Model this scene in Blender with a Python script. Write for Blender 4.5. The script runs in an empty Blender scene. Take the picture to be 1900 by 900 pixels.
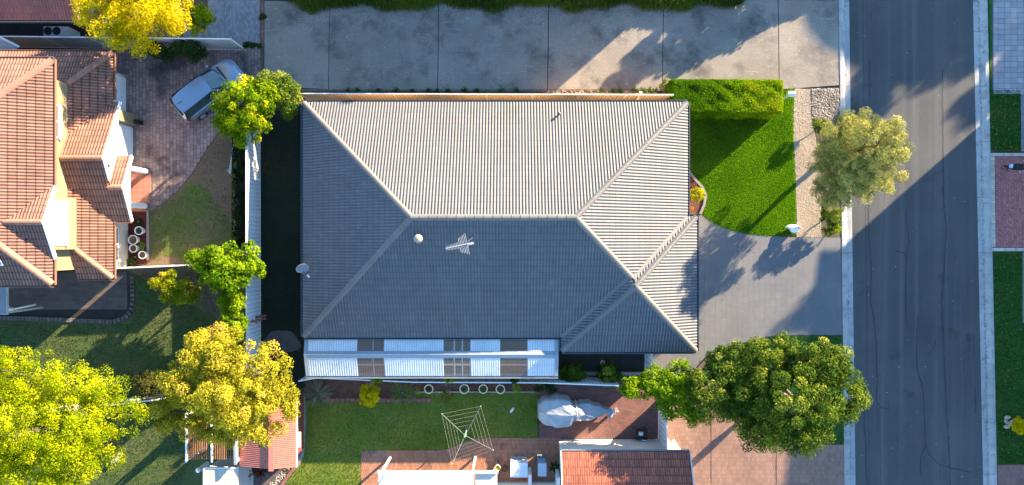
import bpy, math, random
import numpy as np
from mathutils import Vector, Matrix
random.seed(7)
RNG = np.random.default_rng(7)
sc = bpy.context.scene
COL = sc.collection
# ------------------------------------------------------------------ camera, sky, sun
H = 34.0                       # drone height in metres
F = 1156.0                     # focal length in photo pixels (photo is 1900 px wide)
cam_d = bpy.data.cameras.new('camera'); cam = bpy.data.objects.new('camera', cam_d); COL.objects.link(cam)
cam.location = (0, 0, H); cam.rotation_euler = (0, 0, 0)
cam_d.sensor_width = 36; cam_d.lens = 36 * F / 1900; cam_d.clip_end = 2000
sc.camera = cam
SUN_EL = math.radians(16.0)
SUN_AZ = math.atan2(0.75, 0.66)            # from +Y towards +X
SUN = Vector((math.sin(SUN_AZ) * math.cos(SUN_EL), math.cos(SUN_AZ) * math.cos(SUN_EL), math.sin(SUN_EL)))
world = bpy.data.worlds.new('World'); sc.world = world; world.use_nodes = True
wn = world.node_tree
sky = wn.nodes.new('ShaderNodeTexSky'); sky.sky_type = 'NISHITA'; sky.sun_disc = False
sky.sun_elevation = SUN_EL; sky.sun_rotation = SUN_AZ; sky.dust_density = 0.0; sky.ozone_density = 2.0
hsv = wn.nodes.new('ShaderNodeHueSaturation'); hsv.inputs['Saturation'].default_value = 1.12
wn.links.new(sky.outputs[0], hsv.inputs['Color']); wn.links.new(hsv.outputs[0], wn.nodes['Background'].inputs[0])
wn.nodes['Background'].inputs[1].default_value = 0.127
sun_d = bpy.data.lights.new('sun', 'SUN'); sun = bpy.data.objects.new('sun', sun_d); COL.objects.link(sun)
sun_d.energy = 5.0; sun_d.angle = math.radians(0.5); sun_d.color = (1.0, 0.80, 0.53)
sun.rotation_euler = SUN.to_track_quat('Z', 'Y').to_euler(); sun.location = (60, 55, 40)
sc.view_settings.view_transform = 'Standard'; sc.view_settings.look = 'None'
sc.view_settings.exposure = 2.45; sc.view_settings.gamma = 1.0
sc.cycles.max_bounces = 8; sc.cycles.diffuse_bounces = 6; sc.cycles.transparent_max_bounces = 8
# ------------------------------------------------------------------ helpers
def g(px, py, z=0.0):
    k = (H - z) / F
    return ((px - 950) * k, (450 - py) * k)
def gp(pts, z=0.0):
    return [g(x, y, z) for x, y in pts]
class MB:
    def __init__(s): s.v = []; s.f = []; s.t = []; s.cur = 0.0
    def poly(s, pts, t=None):
        n = len(s.v); s.v.extend([tuple(p) for p in pts]); s.f.append(tuple(range(n, n + len(pts)))); s.t.append(s.cur if t is None else t)
    def faces(s, vs, fs, t=None):
        n = len(s.v); s.v.extend([tuple(p) for p in vs])
        for k, f in enumerate(fs): s.f.append(tuple(i + n for i in f)); s.t.append(s.cur if t is None else (t[k] if hasattr(t, '__len__') else t))
    def box(s, x0, x1, y0, y1, z0, z1, M=None):
        vs = [Vector(p) for p in ((x0,y0,z0),(x1,y0,z0),(x1,y1,z0),(x0,y1,z0),(x0,y0,z1),(x1,y0,z1),(x1,y1,z1),(x0,y1,z1))]
        if M is not None: vs = [M @ p for p in vs]
        s.faces(vs, [(0,3,2,1),(4,5,6,7),(0,1,5,4),(1,2,6,5),(2,3,7,6),(3,0,4,7)])
    def prism(s, pts, z0, z1, bottom=False):
        n = len(pts)
        if area2(pts) < 0: pts = pts[::-1]
        vs = [(x, y, z0) for x, y in pts] + [(x, y, z1) for x, y in pts]
        fs = [tuple(range(n, 2 * n))] + [(i, (i + 1) % n, n + (i + 1) % n, n + i) for i in range(n)]
        if bottom: fs.append(tuple(range(n - 1, -1, -1)))
        s.faces(vs, fs)
    def bar(s, a, b, w, h, up=(0, 0, 1)):
        a, b = Vector(a), Vector(b); d = b - a; L = d.length; d.normalize()
        u = Vector(up); r = d.cross(u)
        if r.length < 1e-4: r = d.cross(Vector((1, 0, 0)))
        r.normalize(); u = r.cross(d)
        M = Matrix((( d.x, r.x, u.x, a.x), (d.y, r.y, u.y, a.y), (d.z, r.z, u.z, a.z), (0, 0, 0, 1)))
        s.box(0, L, -w / 2, w / 2, -h / 2, h / 2, M)
    def tube(s, pts, rs, n=8, cap=True):
        pts = [Vector(p) for p in pts]; rings = []
        if not hasattr(rs, '__len__'): rs = [rs] * len(pts)
        base = len(s.v)
        for i, p in enumerate(pts):
            d = (pts[min(i + 1, len(pts) - 1)] - pts[max(i - 1, 0)]).normalized()
            r = d.cross(Vector((0, 0, 1)))
            if r.length < 1e-3: r = Vector((1, 0, 0))
            r.normalize(); u = r.cross(d)
            for k in range(n):
                a = 2 * math.pi * k / n
                s.v.append(tuple(p + (r * math.cos(a) + u * math.sin(a)) * rs[i]))
        for i in range(len(pts) - 1):
            for k in range(n):
                a = base + i * n + k; b = base + i * n + (k + 1) % n
                s.f.append((a, b, b + n, a + n)); s.t.append(s.cur)
        if cap:
            s.f.append(tuple(base + k for k in range(n - 1, -1, -1))); s.t.append(s.cur)
            e = base + (len(pts) - 1) * n
            s.f.append(tuple(e + k for k in range(n))); s.t.append(s.cur)
    def lathe(s, c, prof, n=20):
        base = len(s.v); m = len(prof)
        for k in range(n):
            a = 2 * math.pi * k / n
            for r, z in prof: s.v.append((c[0] + r * math.cos(a), c[1] + r * math.sin(a), c[2] + z))
        for k in range(n):
            for i in range(m - 1):
                a = base + k * m + i; b = base + ((k + 1) % n) * m + i
                s.f.append((a, b, b + 1, a + 1)); s.t.append(s.cur)
    def ball(s, c, r, n=10, sq=(1, 1, 1)):
        prof = [(max(1e-4, math.sin(math.pi * i / n)) , -math.cos(math.pi * i / n)) for i in range(n + 1)]
        b = len(s.v); s.lathe((0, 0, 0), prof, n * 2)
        for i in range(b, len(s.v)):
            x, y, z = s.v[i]; s.v[i] = (c[0] + x * r * sq[0], c[1] + y * r * sq[1], c[2] + z * r * sq[2])
    def build(s, name, m, parent=None, smooth=False, kind=None):
        return mk(name, s.v, s.f, s.t, m, parent, smooth, kind)
def area2(p):
    return sum(p[i][0] * p[(i + 1) % len(p)][1] - p[(i + 1) % len(p)][0] * p[i][1] for i in range(len(p)))
def mesh_of(name, v, f, t, m, smooth=False):
    me = bpy.data.meshes.new(name)
    v = np.asarray(v, dtype=np.float32).reshape(-1, 3)
    if isinstance(f, np.ndarray):
        nf, k = f.shape; loops = f.ravel().astype(np.int32); starts = np.arange(nf, dtype=np.int32) * k; tot = np.full(nf, k, dtype=np.int32)
    else:
        tot = np.fromiter((len(x) for x in f), dtype=np.int32, count=len(f)); nf = len(f)
        loops = np.fromiter((i for x in f for i in x), dtype=np.int32, count=int(tot.sum())); starts = np.concatenate(([0], np.cumsum(tot)[:-1])).astype(np.int32)
    me.vertices.add(len(v)); me.vertices.foreach_set('co', v.ravel())
    me.loops.add(len(loops)); me.loops.foreach_set('vertex_index', loops)
    me.polygons.add(nf); me.polygons.foreach_set('loop_start', starts)
    try: me.polygons.foreach_set('loop_total', tot)
    except Exception: pass
    me.polygons.foreach_set('use_smooth', np.full(nf, bool(smooth), dtype=bool))
    me.update(calc_edges=True); me.validate()
    if t is not None and len(me.polygons) == nf:
        at = me.attributes.new('tint', 'FLOAT', 'FACE'); at.data.foreach_set('value', np.asarray(t, dtype=np.float32))
    if m is not None: me.materials.append(m)
    return me
def link(name, me, parent=None, kind=None):
    o = bpy.data.objects.new(name, me); COL.objects.link(o)
    if parent is not None:
        o.parent = parent; o.matrix_parent_inverse = Matrix.Translation(-parent.location)
    if kind: o['kind'] = kind
    return o
def mk(name, v, f, t, m, parent=None, smooth=False, kind=None):
    return link(name, mesh_of(name, v, f, t, m, smooth), parent, kind)
def thing(name, label, cat, loc=(0, 0, 0), group=None):
    # the Empty marks the base of the thing; children keep world coordinates through the inverse matrix
    o = bpy.data.objects.new(name, None); COL.objects.link(o); o['label'] = label; o['category'] = cat; o.location = loc if len(loc) == 3 else (*loc, 0)
    o.empty_display_size = 0.2
    if group: o['group'] = group
    return o
def tag(o, label, cat, group=None):
    o['label'] = label; o['category'] = cat
    if group: o['group'] = group
    return o
def inside(x, y, P):
    r = False; n = len(P); j = n - 1
    for i in range(n):
        xi, yi = P[i]; xj, yj = P[j]
        if (yi > y) != (yj > y) and x < (xj - xi) * (y - yi) / (yj - yi) + xi: r = not r
        j = i
    return r
def inside_np(X, Y, P):
    r = np.zeros(len(X), bool); n = len(P); j = n - 1
    for i in range(n):
        xi, yi = P[i]; xj, yj = P[j]
        if yi != yj:
            c = ((yi > Y) != (yj > Y)) & (X < (xj - xi) * (Y - yi) / (yj - yi) + xi); r ^= c
        j = i
    return r
def clip_convex(sub, conv):
    """sub: list of tuples (first two coords used), conv: CCW convex polygon"""
    out = list(sub); n = len(conv)
    for i in range(n):
        if not out: return []
        ax, ay = conv[i]; bx, by = conv[(i + 1) % n]
        def sd(p): return (bx - ax) * (p[1] - ay) - (by - ay) * (p[0] - ax)
        inp = out; out = []
        for k in range(len(inp)):
            p = inp[k]; q = inp[(k + 1) % len(inp)]; dp = sd(p); dq = sd(q)
            if dp >= 0: out.append(p)
            if (dp >= 0) != (dq >= 0):
                t = dp / (dp - dq); out.append(tuple(a + (b - a) * t for a, b in zip(p, q)))
    return out
# ------------------------------------------------------------------ materials
MATS = {}
def mat(name, c1, c2=None, scale=1.0, rough=0.85, fine=0.15, fscale=45.0, bump=0.0, bscale=None, metal=0.0, rnd=0.0, tint=0.0,
        spots=None, streak=None, spec=0.4, trans=0.0, coat=0.0, alpha=1.0):
    if name in MATS: return MATS[name]
    m = bpy.data.materials.new(name); m.use_nodes = True; nt = m.node_tree; N = nt.nodes; L = nt.links
    b = N['Principled BSDF']; b.inputs['Roughness'].default_value = rough; b.inputs['Metallic'].default_value = metal
    b.inputs['Specular IOR Level'].default_value = spec
    if coat: b.inputs['Coat Weight'].default_value = coat; b.inputs['Coat Roughness'].default_value = 0.05
    geo = N.new('ShaderNodeNewGeometry'); pos = geo.outputs['Position']
    def noise(s, det=4.0, rgh=0.6, vec=None):
        n = N.new('ShaderNodeTexNoise'); n.inputs['Scale'].default_value = s; n.inputs['Detail'].default_value = det; n.inputs['Roughness'].default_value = rgh
        L.new(vec or pos, n.inputs['Vector']); return n.outputs['Fac']
    def maprange(x, a, bb, c, d):
        n = N.new('ShaderNodeMapRange'); n.inputs[1].default_value = a; n.inputs[2].default_value = bb; n.inputs[3].default_value = c; n.inputs[4].default_value = d
        L.new(x, n.inputs[0]); return n.outputs[0]
    def mix(f, a, bcol):
        n = N.new('ShaderNodeMix'); n.data_type = 'RGBA'
        if hasattr(f, 'links'): L.new(f, n.inputs[0])
        else: n.inputs[0].default_value = f
        for s_, v in ((6, a), (7, bcol)):
            if hasattr(v, 'links'): L.new(v, n.inputs[s_])
            else: n.inputs[s_].default_value = (*v, 1)
        return n.outputs[2]
    def scl(c, f):
        n = N.new('ShaderNodeVectorMath'); n.operation = 'SCALE'
        L.new(c, n.inputs[0]); L.new(f, n.inputs[3]); return n.outputs[0]
    c = mix(maprange(noise(scale), 0.34, 0.66, 0, 1), c1, c2 or c1)
    if spots:                                        # (colour, scale, threshold, softness)
        for col_, s_, th, so in spots: c = mix(maprange(noise(s_, 6, 0.65), th, th + so, 0, 1), c, col_)
    if streak:                                       # (colour, scale xyz, threshold, softness)
        mp = N.new('ShaderNodeMapping'); mp.inputs['Scale'].default_value = streak[1]; L.new(pos, mp.inputs['Vector'])
        c = mix(maprange(noise(1.0, 5, 0.7, mp.outputs[0]), streak[2], streak[2] + streak[3], 0, 1), c, streak[0])
    fn = None
    if fine:
        fn = noise(fscale, 3, 0.7); c = scl(c, maprange(fn, 0.25, 0.75, 1 - fine, 1 + fine))
    if tint:
        a = N.new('ShaderNodeAttribute'); a.attribute_name = 'tint'; c = scl(c, maprange(a.outputs['Fac'], -1, 1, 1 - tint, 1 + tint))
    if rnd:
        oi = N.new('ShaderNodeObjectInfo'); c = scl(c, maprange(oi.outputs['Random'], 0, 1, 1 - rnd, 1 + rnd))
    L.new(c, b.inputs['Base Color'])
    if bump:
        bn = N.new('ShaderNodeBump'); bn.inputs['Strength'].default_value = bump; bn.inputs['Distance'].default_value = 0.03
        L.new(noise(bscale or fscale, 4, 0.65), bn.inputs['Height']); L.new(bn.outputs[0], b.inputs['Normal'])
    if alpha < 1: b.inputs['Alpha'].default_value = alpha
    if trans: b.inputs['Transmission Weight'].default_value = trans
    MATS[name] = m; return m
def leafmat(name, dark, light, rough=0.55, trans=0.35, third=None):
    if name in MATS: return MATS[name]
    m = bpy.data.materials.new(name); m.use_nodes = True; nt = m.node_tree; N = nt.nodes; L = nt.links
    b = N['Principled BSDF']; b.inputs['Roughness'].default_value = 0.8; b.inputs['Specular IOR Level'].default_value = 0.04
    a = N.new('ShaderNodeAttribute'); a.attribute_name = 'tint'
    r = N.new('ShaderNodeValToRGB'); mr = N.new('ShaderNodeMapRange'); mr.inputs[1].default_value = -1; mr.inputs[2].default_value = 1
    L.new(a.outputs['Fac'], mr.inputs[0]); L.new(mr.outputs[0], r.inputs[0])
    r.color_ramp.elements[0].position = 0.15; r.color_ramp.elements[0].color = (*dark, 1)
    r.color_ramp.elements[1].position = 0.85; r.color_ramp.elements[1].color = (*light, 1)
    if third: e = r.color_ramp.elements.new(0.97); e.color = (*third, 1)
    L.new(r.outputs[0], b.inputs['Base Color'])
    tr = N.new('ShaderNodeBsdfTranslucent'); L.new(r.outputs[0], tr.inputs[0])
    mx = N.new('ShaderNodeMixShader'); mx.inputs[0].default_value = trans
    L.new(b.outputs[0], mx.inputs[1]); L.new(tr.outputs[0], mx.inputs[2]); L.new(mx.outputs[0], N['Material Output'].inputs[0])
    MATS[name] = m; return m
M_asphalt = mat('asphalt', (0.062, 0.062, 0.064), (0.078, 0.077, 0.078), 0.35, 0.9, 0.3, 28, 0.5, 60, streak=((0.105, 0.10, 0.096), (1.3, 0.02, 1), 0.50, 0.2), spots=[((0.05, 0.05, 0.052), 0.12, 0.5, 0.25), ((0.040, 0.039, 0.04), 0.45, 0.60, 0.10), ((0.12, 0.115, 0.105), 7, 0.68, 0.05), ((0.03, 0.03, 0.03), 2.6, 0.72, 0.04)])
M_crack = mat('bitumen_seal', (0.028, 0.028, 0.03), rough=0.6)
M_kerb = mat('kerb_concrete', (0.36, 0.36, 0.35), (0.28, 0.28, 0.275), 1.2, 0.9, 0.15, 40, 0.3, spots=[((0.17, 0.165, 0.155), 2.0, 0.54, 0.18)], rnd=0.1, streak=((0.20, 0.195, 0.185), (5, .4, 1), .56, .14))
M_conc = mat('weathered_concrete', (0.195, 0.165, 0.135), (0.27, 0.235, 0.195), 0.40, 0.92, 0.35, 16, 0.5, 30, rnd=0.05,
             spots=[((0.105, 0.093, 0.082), 0.55, 0.50, 0.18), ((0.32, 0.30, 0.27), 3.4, 0.60, 0.12), ((0.085, 0.078, 0.07), 1.6, 0.66, 0.10)], streak=((0.29, 0.27, 0.24), (0.5, 7, 1), 0.60, 0.12))
M_soil = mat('soil', (0.085, 0.058, 0.04), (0.12, 0.09, 0.06), 1.5, 0.95, 0.4, 18, 0.8)
M_dust = mat('dry_earth', (0.15, 0.125, 0.10), (0.10, 0.085, 0.065), 0.8, 0.95, 0.3, 14, 0.6)
M_mulch = mat('red_mulch', (0.10, 0.02, 0.02), (0.06, 0.012, 0.012), 4, 0.95, 0.5, 30, 0.9)
M_bedmulch = mat('bark_mulch', (0.09, 0.035, 0.025), (0.14, 0.07, 0.05), 3, 0.95, 0.5, 30, 0.9)
M_gravel = mat('gravel', (0.42, 0.33, 0.24), (0.34, 0.27, 0.20), 1.0, 0.95, 0.35, 18, 0.8, tint=0.35)
M_pebble = mat('pale_pebbles', (0.37, 0.30, 0.24), (0.21, 0.165, 0.125), 1.8, 0.9, 0.3, 20, 0.6, tint=0.4)
M_drive = mat('grey_stamped_concrete', (0.120, 0.118, 0.122), (0.145, 0.142, 0.143), 0.5, 0.7, 0.12, 30, 0.15, 50, tint=0.03, rnd=0.03, spots=[((0.17, 0.165, 0.16), 0.7, 0.6, 0.2)])
M_drive_j = mat('grey_joint', (0.088, 0.087, 0.09), rough=0.9)
M_purple = mat('purple_brown_pavers', (0.29, 0.205, 0.185), (0.215, 0.15, 0.14), 0.7, 0.85, 0.25, 20, 0.4, tint=0.25, spots=[((0.075, 0.055, 0.058), 0.45, 0.53, 0.12)])
M_purple_j = mat('purple_joint', (0.085, 0.062, 0.06), rough=0.95)
M_bluep = mat('grey_blue_pavers', (0.20, 0.20, 0.215), (0.26, 0.26, 0.27), 0.5, 0.85, 0.2, 25, 0.3, tint=0.2, spots=[((0.085, 0.085, 0.085), 0.5, 0.60, 0.2)])
M_redb = mat('red_brick', (0.25, 0.10, 0.085), (0.19, 0.08, 0.07), 2, 0.9, 0.25, 30, 0.4, tint=0.2, rnd=0.12)
M_terra = mat('terracotta_paving', (0.40, 0.18, 0.105), (0.33, 0.145, 0.085), 0.8, 0.85, 0.2, 30, 0.3, tint=0.16, spots=[((0.13, 0.065, 0.05), 0.6, 0.57, 0.15)])
M_terra_j = mat('terracotta_joint', (0.16, 0.075, 0.055), rough=0.95)
M_brown = mat('brown_drive_pavers', (0.27, 0.16, 0.12), (0.21, 0.12, 0.092), 0.6, 0.85, 0.2, 26, 0.3, tint=0.14)
M_brown_j = mat('brown_joint', (0.15, 0.095, 0.08), rough=0.95)
M_darkp = mat('dark_paving', (0.085, 0.065, 0.06), (0.12, 0.085, 0.07), 0.7, 0.9, 0.25, 25, 0.3, tint=0.2)
M_herr = mat('herringbone_brick', (0.46, 0.17, 0.155), (0.37, 0.135, 0.125), 1.2, 0.85, 0.2, 30, 0.3, tint=0.22)
M_herr_j = mat('herringbone_joint', (0.10, 0.055, 0.055), rough=0.95)
M_cream_b = mat('cream_edge_brick', (0.55, 0.47, 0.38), (0.45, 0.38, 0.31), 3, 0.9, 0.2, 30, 0.3, tint=0.2)
M_gridp = mat('pale_grid_pavers', (0.32, 0.29, 0.30), (0.27, 0.25, 0.26), 0.8, 0.85, 0.15, 30, 0.3, rnd=0.1, tint=0.1)
M_joint = mat('dark_joint', (0.10, 0.095, 0.095), rough=0.95)
M_lawn = mat('lawn_soil_green', (0.018, 0.055, 0.002), (0.028, 0.070, 0.003), 0.8, 0.95, 0.4, 20, 0.8)
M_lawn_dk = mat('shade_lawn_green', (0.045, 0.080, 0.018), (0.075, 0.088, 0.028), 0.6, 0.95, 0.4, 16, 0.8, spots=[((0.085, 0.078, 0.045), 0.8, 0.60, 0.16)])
M_lawn_v = mat('verge_lawn_green', (0.018, 0.078, 0.010), (0.035, 0.095, 0.014), 0.8, 0.95, 0.4, 18, 0.8)
M_lawn_b = mat('back_lawn_green', (0.10, 0.145, 0.014), (0.16, 0.175, 0.022), 0.55, 0.95, 0.4, 18, 0.8, spots=[((0.19, 0.165, 0.055), 0.9, 0.58, 0.16)])
M_patchy = mat('patchy_yard', (0.175, 0.118, 0.070), (0.12, 0.085, 0.055), 0.35, 0.95, 0.4, 16, 0.8, spots=[((0.10, 0.115, 0.03), 0.5, 0.60, 0.15)])
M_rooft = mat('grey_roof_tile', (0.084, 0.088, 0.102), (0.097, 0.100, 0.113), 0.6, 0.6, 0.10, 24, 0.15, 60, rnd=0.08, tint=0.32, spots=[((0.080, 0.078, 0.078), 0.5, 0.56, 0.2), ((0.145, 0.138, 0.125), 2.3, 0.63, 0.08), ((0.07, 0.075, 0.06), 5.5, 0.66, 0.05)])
M_roofcap = mat('grey_ridge_cap', (0.118, 0.115, 0.116), (0.132, 0.128, 0.127), 1.0, 0.65, 0.08, 30, 0.1, rnd=0.06)
M_orange = mat('terracotta_roof_tile', (0.25, 0.122, 0.085), (0.195, 0.094, 0.068), 0.9, 0.75, 0.15, 26, 0.15, 60, rnd=0.14, tint=0.75, spots=[((0.16, 0.08, 0.06), 1.4, 0.58, 0.12), ((0.33, 0.17, 0.11), 3.2, 0.64, 0.08)])
M_orangecap = mat('terracotta_ridge_cap', (0.32, 0.15, 0.10), (0.26, 0.12, 0.08), 1.2, 0.75, 0.1, 30, 0.1, rnd=0.06)
M_redtile = mat('old_red_roof_tile', (0.38, 0.115, 0.065), (0.29, 0.088, 0.055), 1.1, 0.8, 0.25, 22, 0.3, 40, rnd=0.16, tint=0.45, spots=[((0.17, 0.07, 0.055), 1.3, 0.58, 0.16)])
M_gutter = mat('dark_gutter', (0.075, 0.08, 0.09), rough=0.5, fine=0.05)
M_gutter_in = mat('gutter_inside', (0.02, 0.02, 0.022), rough=0.8)
M_white = mat('white_paint', (0.80, 0.79, 0.76), (0.74, 0.73, 0.70), 2, 0.55, 0.04, 20)
M_cream = mat('cream_brick', (0.30, 0.225, 0.12), (0.25, 0.18, 0.095), 3.5, 0.85, 0.12, 25, 0.4, spots=[((0.45, 0.30, 0.16), 5, 0.58, 0.12)])
M_creamw = mat('cream_render', (0.55, 0.50, 0.42), (0.50, 0.45, 0.38), 1.5, 0.8, 0.08, 30, 0.2)
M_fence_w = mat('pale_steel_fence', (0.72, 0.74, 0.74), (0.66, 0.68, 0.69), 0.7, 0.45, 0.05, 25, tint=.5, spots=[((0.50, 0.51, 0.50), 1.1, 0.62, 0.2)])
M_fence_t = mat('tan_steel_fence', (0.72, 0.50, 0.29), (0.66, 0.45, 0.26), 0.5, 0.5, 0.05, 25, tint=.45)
M_fence_g = mat('grey_steel_fence', (0.42, 0.42, 0.43), (0.36, 0.36, 0.37), 0.6, 0.5, 0.05, 25)
M_rail = mat('pale_fence_rail', (0.76, 0.75, 0.72), rough=0.4, fine=0.04)
M_sheet = mat('white_steel_sheet', (0.58, 0.58, 0.575), (0.49, 0.495, 0.50), 0.9, 0.5, 0.1, 14, tint=.16, spots=[((0.38, 0.39, 0.40), 1.6, 0.60, 0.15)], streak=((0.36, 0.37, 0.38), (7, .7, 1), .64, .1))
M_flash = mat('blue_grey_flashing', (0.20, 0.235, 0.27), (0.22, 0.255, 0.29), 0.8, 0.45, 0.05, 20)
M_bark = mat('bark', (0.11, 0.085, 0.06), (0.16, 0.13, 0.10), 6, 0.95, 0.3, 25, 0.6)
M_glass = mat('window_glass', (0.02, 0.03, 0.04), rough=0.05, fine=0, spec=0.6)
M_blind = mat('window_blind', (0.55, 0.57, 0.60), rough=0.7)
M_black = mat('black_plastic', (0.012, 0.012, 0.014), rough=0.5, fine=0)
M_metal = mat('galvanised_metal', (0.55, 0.56, 0.58), (0.48, 0.49, 0.5), 3, 0.4, 0.08, 20, metal=0.6)
M_alu = mat('aerial_metal', (0.36, 0.38, 0.41), rough=0.45, metal=0.2, fine=0)
M_wood = mat('oiled_timber', (0.24, 0.115, 0.05), (0.18, 0.085, 0.04), 3, 0.8, 0.25, 20, tint=0.15, rnd=0.15)
M_edge = mat('weathered_timber', (0.30, 0.27, 0.23), (0.23, 0.20, 0.17), 3, 0.9, 0.2, 25)
M_clay = mat('clay_pot', (0.72, 0.58, 0.38), (0.64, 0.50, 0.33), 4, 0.85, 0.1, 30)
M_potw = mat('white_glaze', (0.78, 0.78, 0.76), rough=0.35, fine=0.03)
M_stone = mat('garden_stone', (0.34, 0.31, 0.28), (0.24, 0.22, 0.20), 5, 0.9, 0.25, 25, 0.6, rnd=0.2)
M_pale_rock = mat('pale_rock', (0.50, 0.50, 0.50), (0.36, 0.36, 0.37), 4, 0.9, 0.2, 20, 0.8)
M_redshed = mat('red_steel_roof', (0.46, 0.16, 0.12), (0.41, 0.14, 0.11), 0.8, 0.5, 0.06, 20)
M_redwall = mat('dark_red_wall', (0.20, 0.05, 0.032), (0.16, 0.042, 0.03), 1, 0.7, 0.1, 20)
M_tarp = mat('silver_tarp', (0.32, 0.325, 0.34), (0.25, 0.255, 0.27), 0.9, 0.38, 0.10, 9, 0.4, 6, spec=0.5, spots=[((0.34, 0.31, 0.27), 0.9, 0.58, 0.12)])

mat('mortar', (0.19, 0.175, 0.16), (0.14, 0.13, 0.12), 3, rough=.9)
# ------------------------------------------------------------------ builders: ground
def sheet(name, pts, z, m, parent=None, kind='structure', th=0.0):
    mb = MB()
    if area2(pts) < 0: pts = pts[::-1]
    if th: mb.prism(pts, z - th, z)
    else: mb.poly([(x, y, z) for x, y in pts])
    return mb.build(name, m, parent, kind=kind)
def wob(P, amp, step=.18):
    rg = random.Random(len(P)); out = []; ph = rg.uniform(0, 6)
    for i in range(len(P)):
        (x0, y0), (x1, y1) = P[i], P[(i + 1) % len(P)]; L = math.hypot(x1 - x0, y1 - y0); n = max(1, int(L / step))
        for k in range(n):
            f = k / n; a = amp * (math.sin(L * f * 2.1 + ph) * .6 + rg.uniform(-1, 1) * .6) * (0 if k == 0 else 1); out.append((x0 + (x1 - x0) * f - (y1 - y0) / L * a, y0 + (y1 - y0) * f + (x1 - x0) / L * a))
    return out
def bricks(P, w, h, gap, z0, z1, ang=0.0, bond=0.5, jit=0.0, org=(0, 0), cham=0.006):
    """clipped paver tops over polygon P -> list of (pts, tint)"""
    c, s = math.cos(ang), math.sin(ang)
    loc = [((x - org[0]) * c + (y - org[1]) * s, -(x - org[0]) * s + (y - org[1]) * c) for x, y in P]
    if area2(loc) < 0: loc = loc[::-1]
    xs = [p[0] for p in loc]; ys = [p[1] for p in loc]; out = []
    rnd = random.Random(int(abs(sum(xs)) * 1000) % 9999)
    j = math.floor(min(ys) / h)
    while j * h < max(ys):
        x = math.floor(min(xs) / w) * w - w + (bond * w if j % 2 else 0) + (rnd.uniform(-jit, jit) * w if jit else 0)
        while x < max(xs):
            ww = w * (1 + (rnd.uniform(-jit, jit) if jit else 0))
            q = [(x + gap / 2, j * h + gap / 2), (x + ww - gap / 2, j * h + gap / 2), (x + ww - gap / 2, (j + 1) * h - gap / 2), (x + gap / 2, (j + 1) * h - gap / 2)]
            n_in = sum(inside(px, py, loc) for px, py in q)
            if n_in == 4: pc = q
            elif n_in == 0 and not inside(x + ww / 2, j * h + h / 2, loc): pc = None
            else: pc = clip_convex(loc, q)
            if pc and len(pc) > 2 and abs(area2(pc)) > 0.15 * 2 * w * h:
                out.append(([(px * c - py * s + org[0], px * s + py * c + org[1]) for px, py in pc], rnd.uniform(-1, 1), n_in == 4))
            x += ww
        j += 1
    return out
def paving(name, P, w, h, gap, m, mj, z=0.0, ang=0.0, bond=0.5, jit=0.0, piece=None, org=(0, 0), limit=300, near=(0, 0)):
    base = sheet(name, P, z - 0.0045, mj)
    br = bricks(P, w, h, gap, z - 0.02, z, ang, bond, jit, org)
    br.sort(key=lambda b: (sum(p[0] for p in b[0]) / len(b[0]) - near[0]) ** 2 + (sum(p[1] for p in b[0]) / len(b[0]) - near[1]) ** 2)
    singles = br[:limit] if piece else []; rest = br[len(singles):]
    for pts, t, full in singles:
        mb = MB(); mb.cur = t; mb.prism(pts, z - 0.03, z + t * 0.0015); mb.build(piece, m, base)
    mb = MB()
    for pts, t, full in rest: mb.cur = t; mb.prism(pts, z - 0.03, z + t * 0.0015)
    if rest: mb.build((piece or 'paver') + ('s' if piece else 's'), m, base, kind='stuff')
    return base
GRASS_M = {}
def grass(name, P, dens, hgt, m, z=0.0, wid=0.02, lean=0.6, holes=(), clump=0.0):
    xs = [p[0] for p in P]; ys = [p[1] for p in P]; A = (max(xs) - min(xs)) * (max(ys) - min(ys))
    n = int(A * dens); X = RNG.uniform(min(xs), max(xs), n); Y = RNG.uniform(min(ys), max(ys), n)
    k = inside_np(X, Y, P)
    for h_ in holes: k &= ~inside_np(X, Y, h_)
    X = X[k]; Y = Y[k]; n = len(X)
    a = RNG.uniform(0, 2 * np.pi, n); le = RNG.uniform(0.2, 1, n) * lean * hgt; hh = hgt * RNG.uniform(0.5, 1.15, n)
    b = RNG.uniform(0, 2 * np.pi, n); w = wid * RNG.uniform(0.6, 1.3, n)
    V = np.zeros((n, 3, 3)); V[:, 0, 0] = X - np.cos(b) * w; V[:, 0, 1] = Y - np.sin(b) * w; V[:, 1, 0] = X + np.cos(b) * w; V[:, 1, 1] = Y + np.sin(b) * w
    V[:, 2, 0] = X + np.cos(a) * le; V[:, 2, 1] = Y + np.sin(a) * le; V[:, :2, 2] = z - 0.005; V[:, 2, 2] = z + hh
    low = 0.6 * np.sin(X * 1.7 + 2 * np.sin(Y * 0.9)) * np.sin(Y * 1.3 + 1.5 * np.sin(X * 1.1))
    t = np.clip(RNG.normal(0, 0.5, n) + low * 0.7, -1, 1)
    o = mk(name, V.reshape(-1, 3), np.arange(3 * n).reshape(-1, 3), t, m, None, kind='stuff')
    return o
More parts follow.
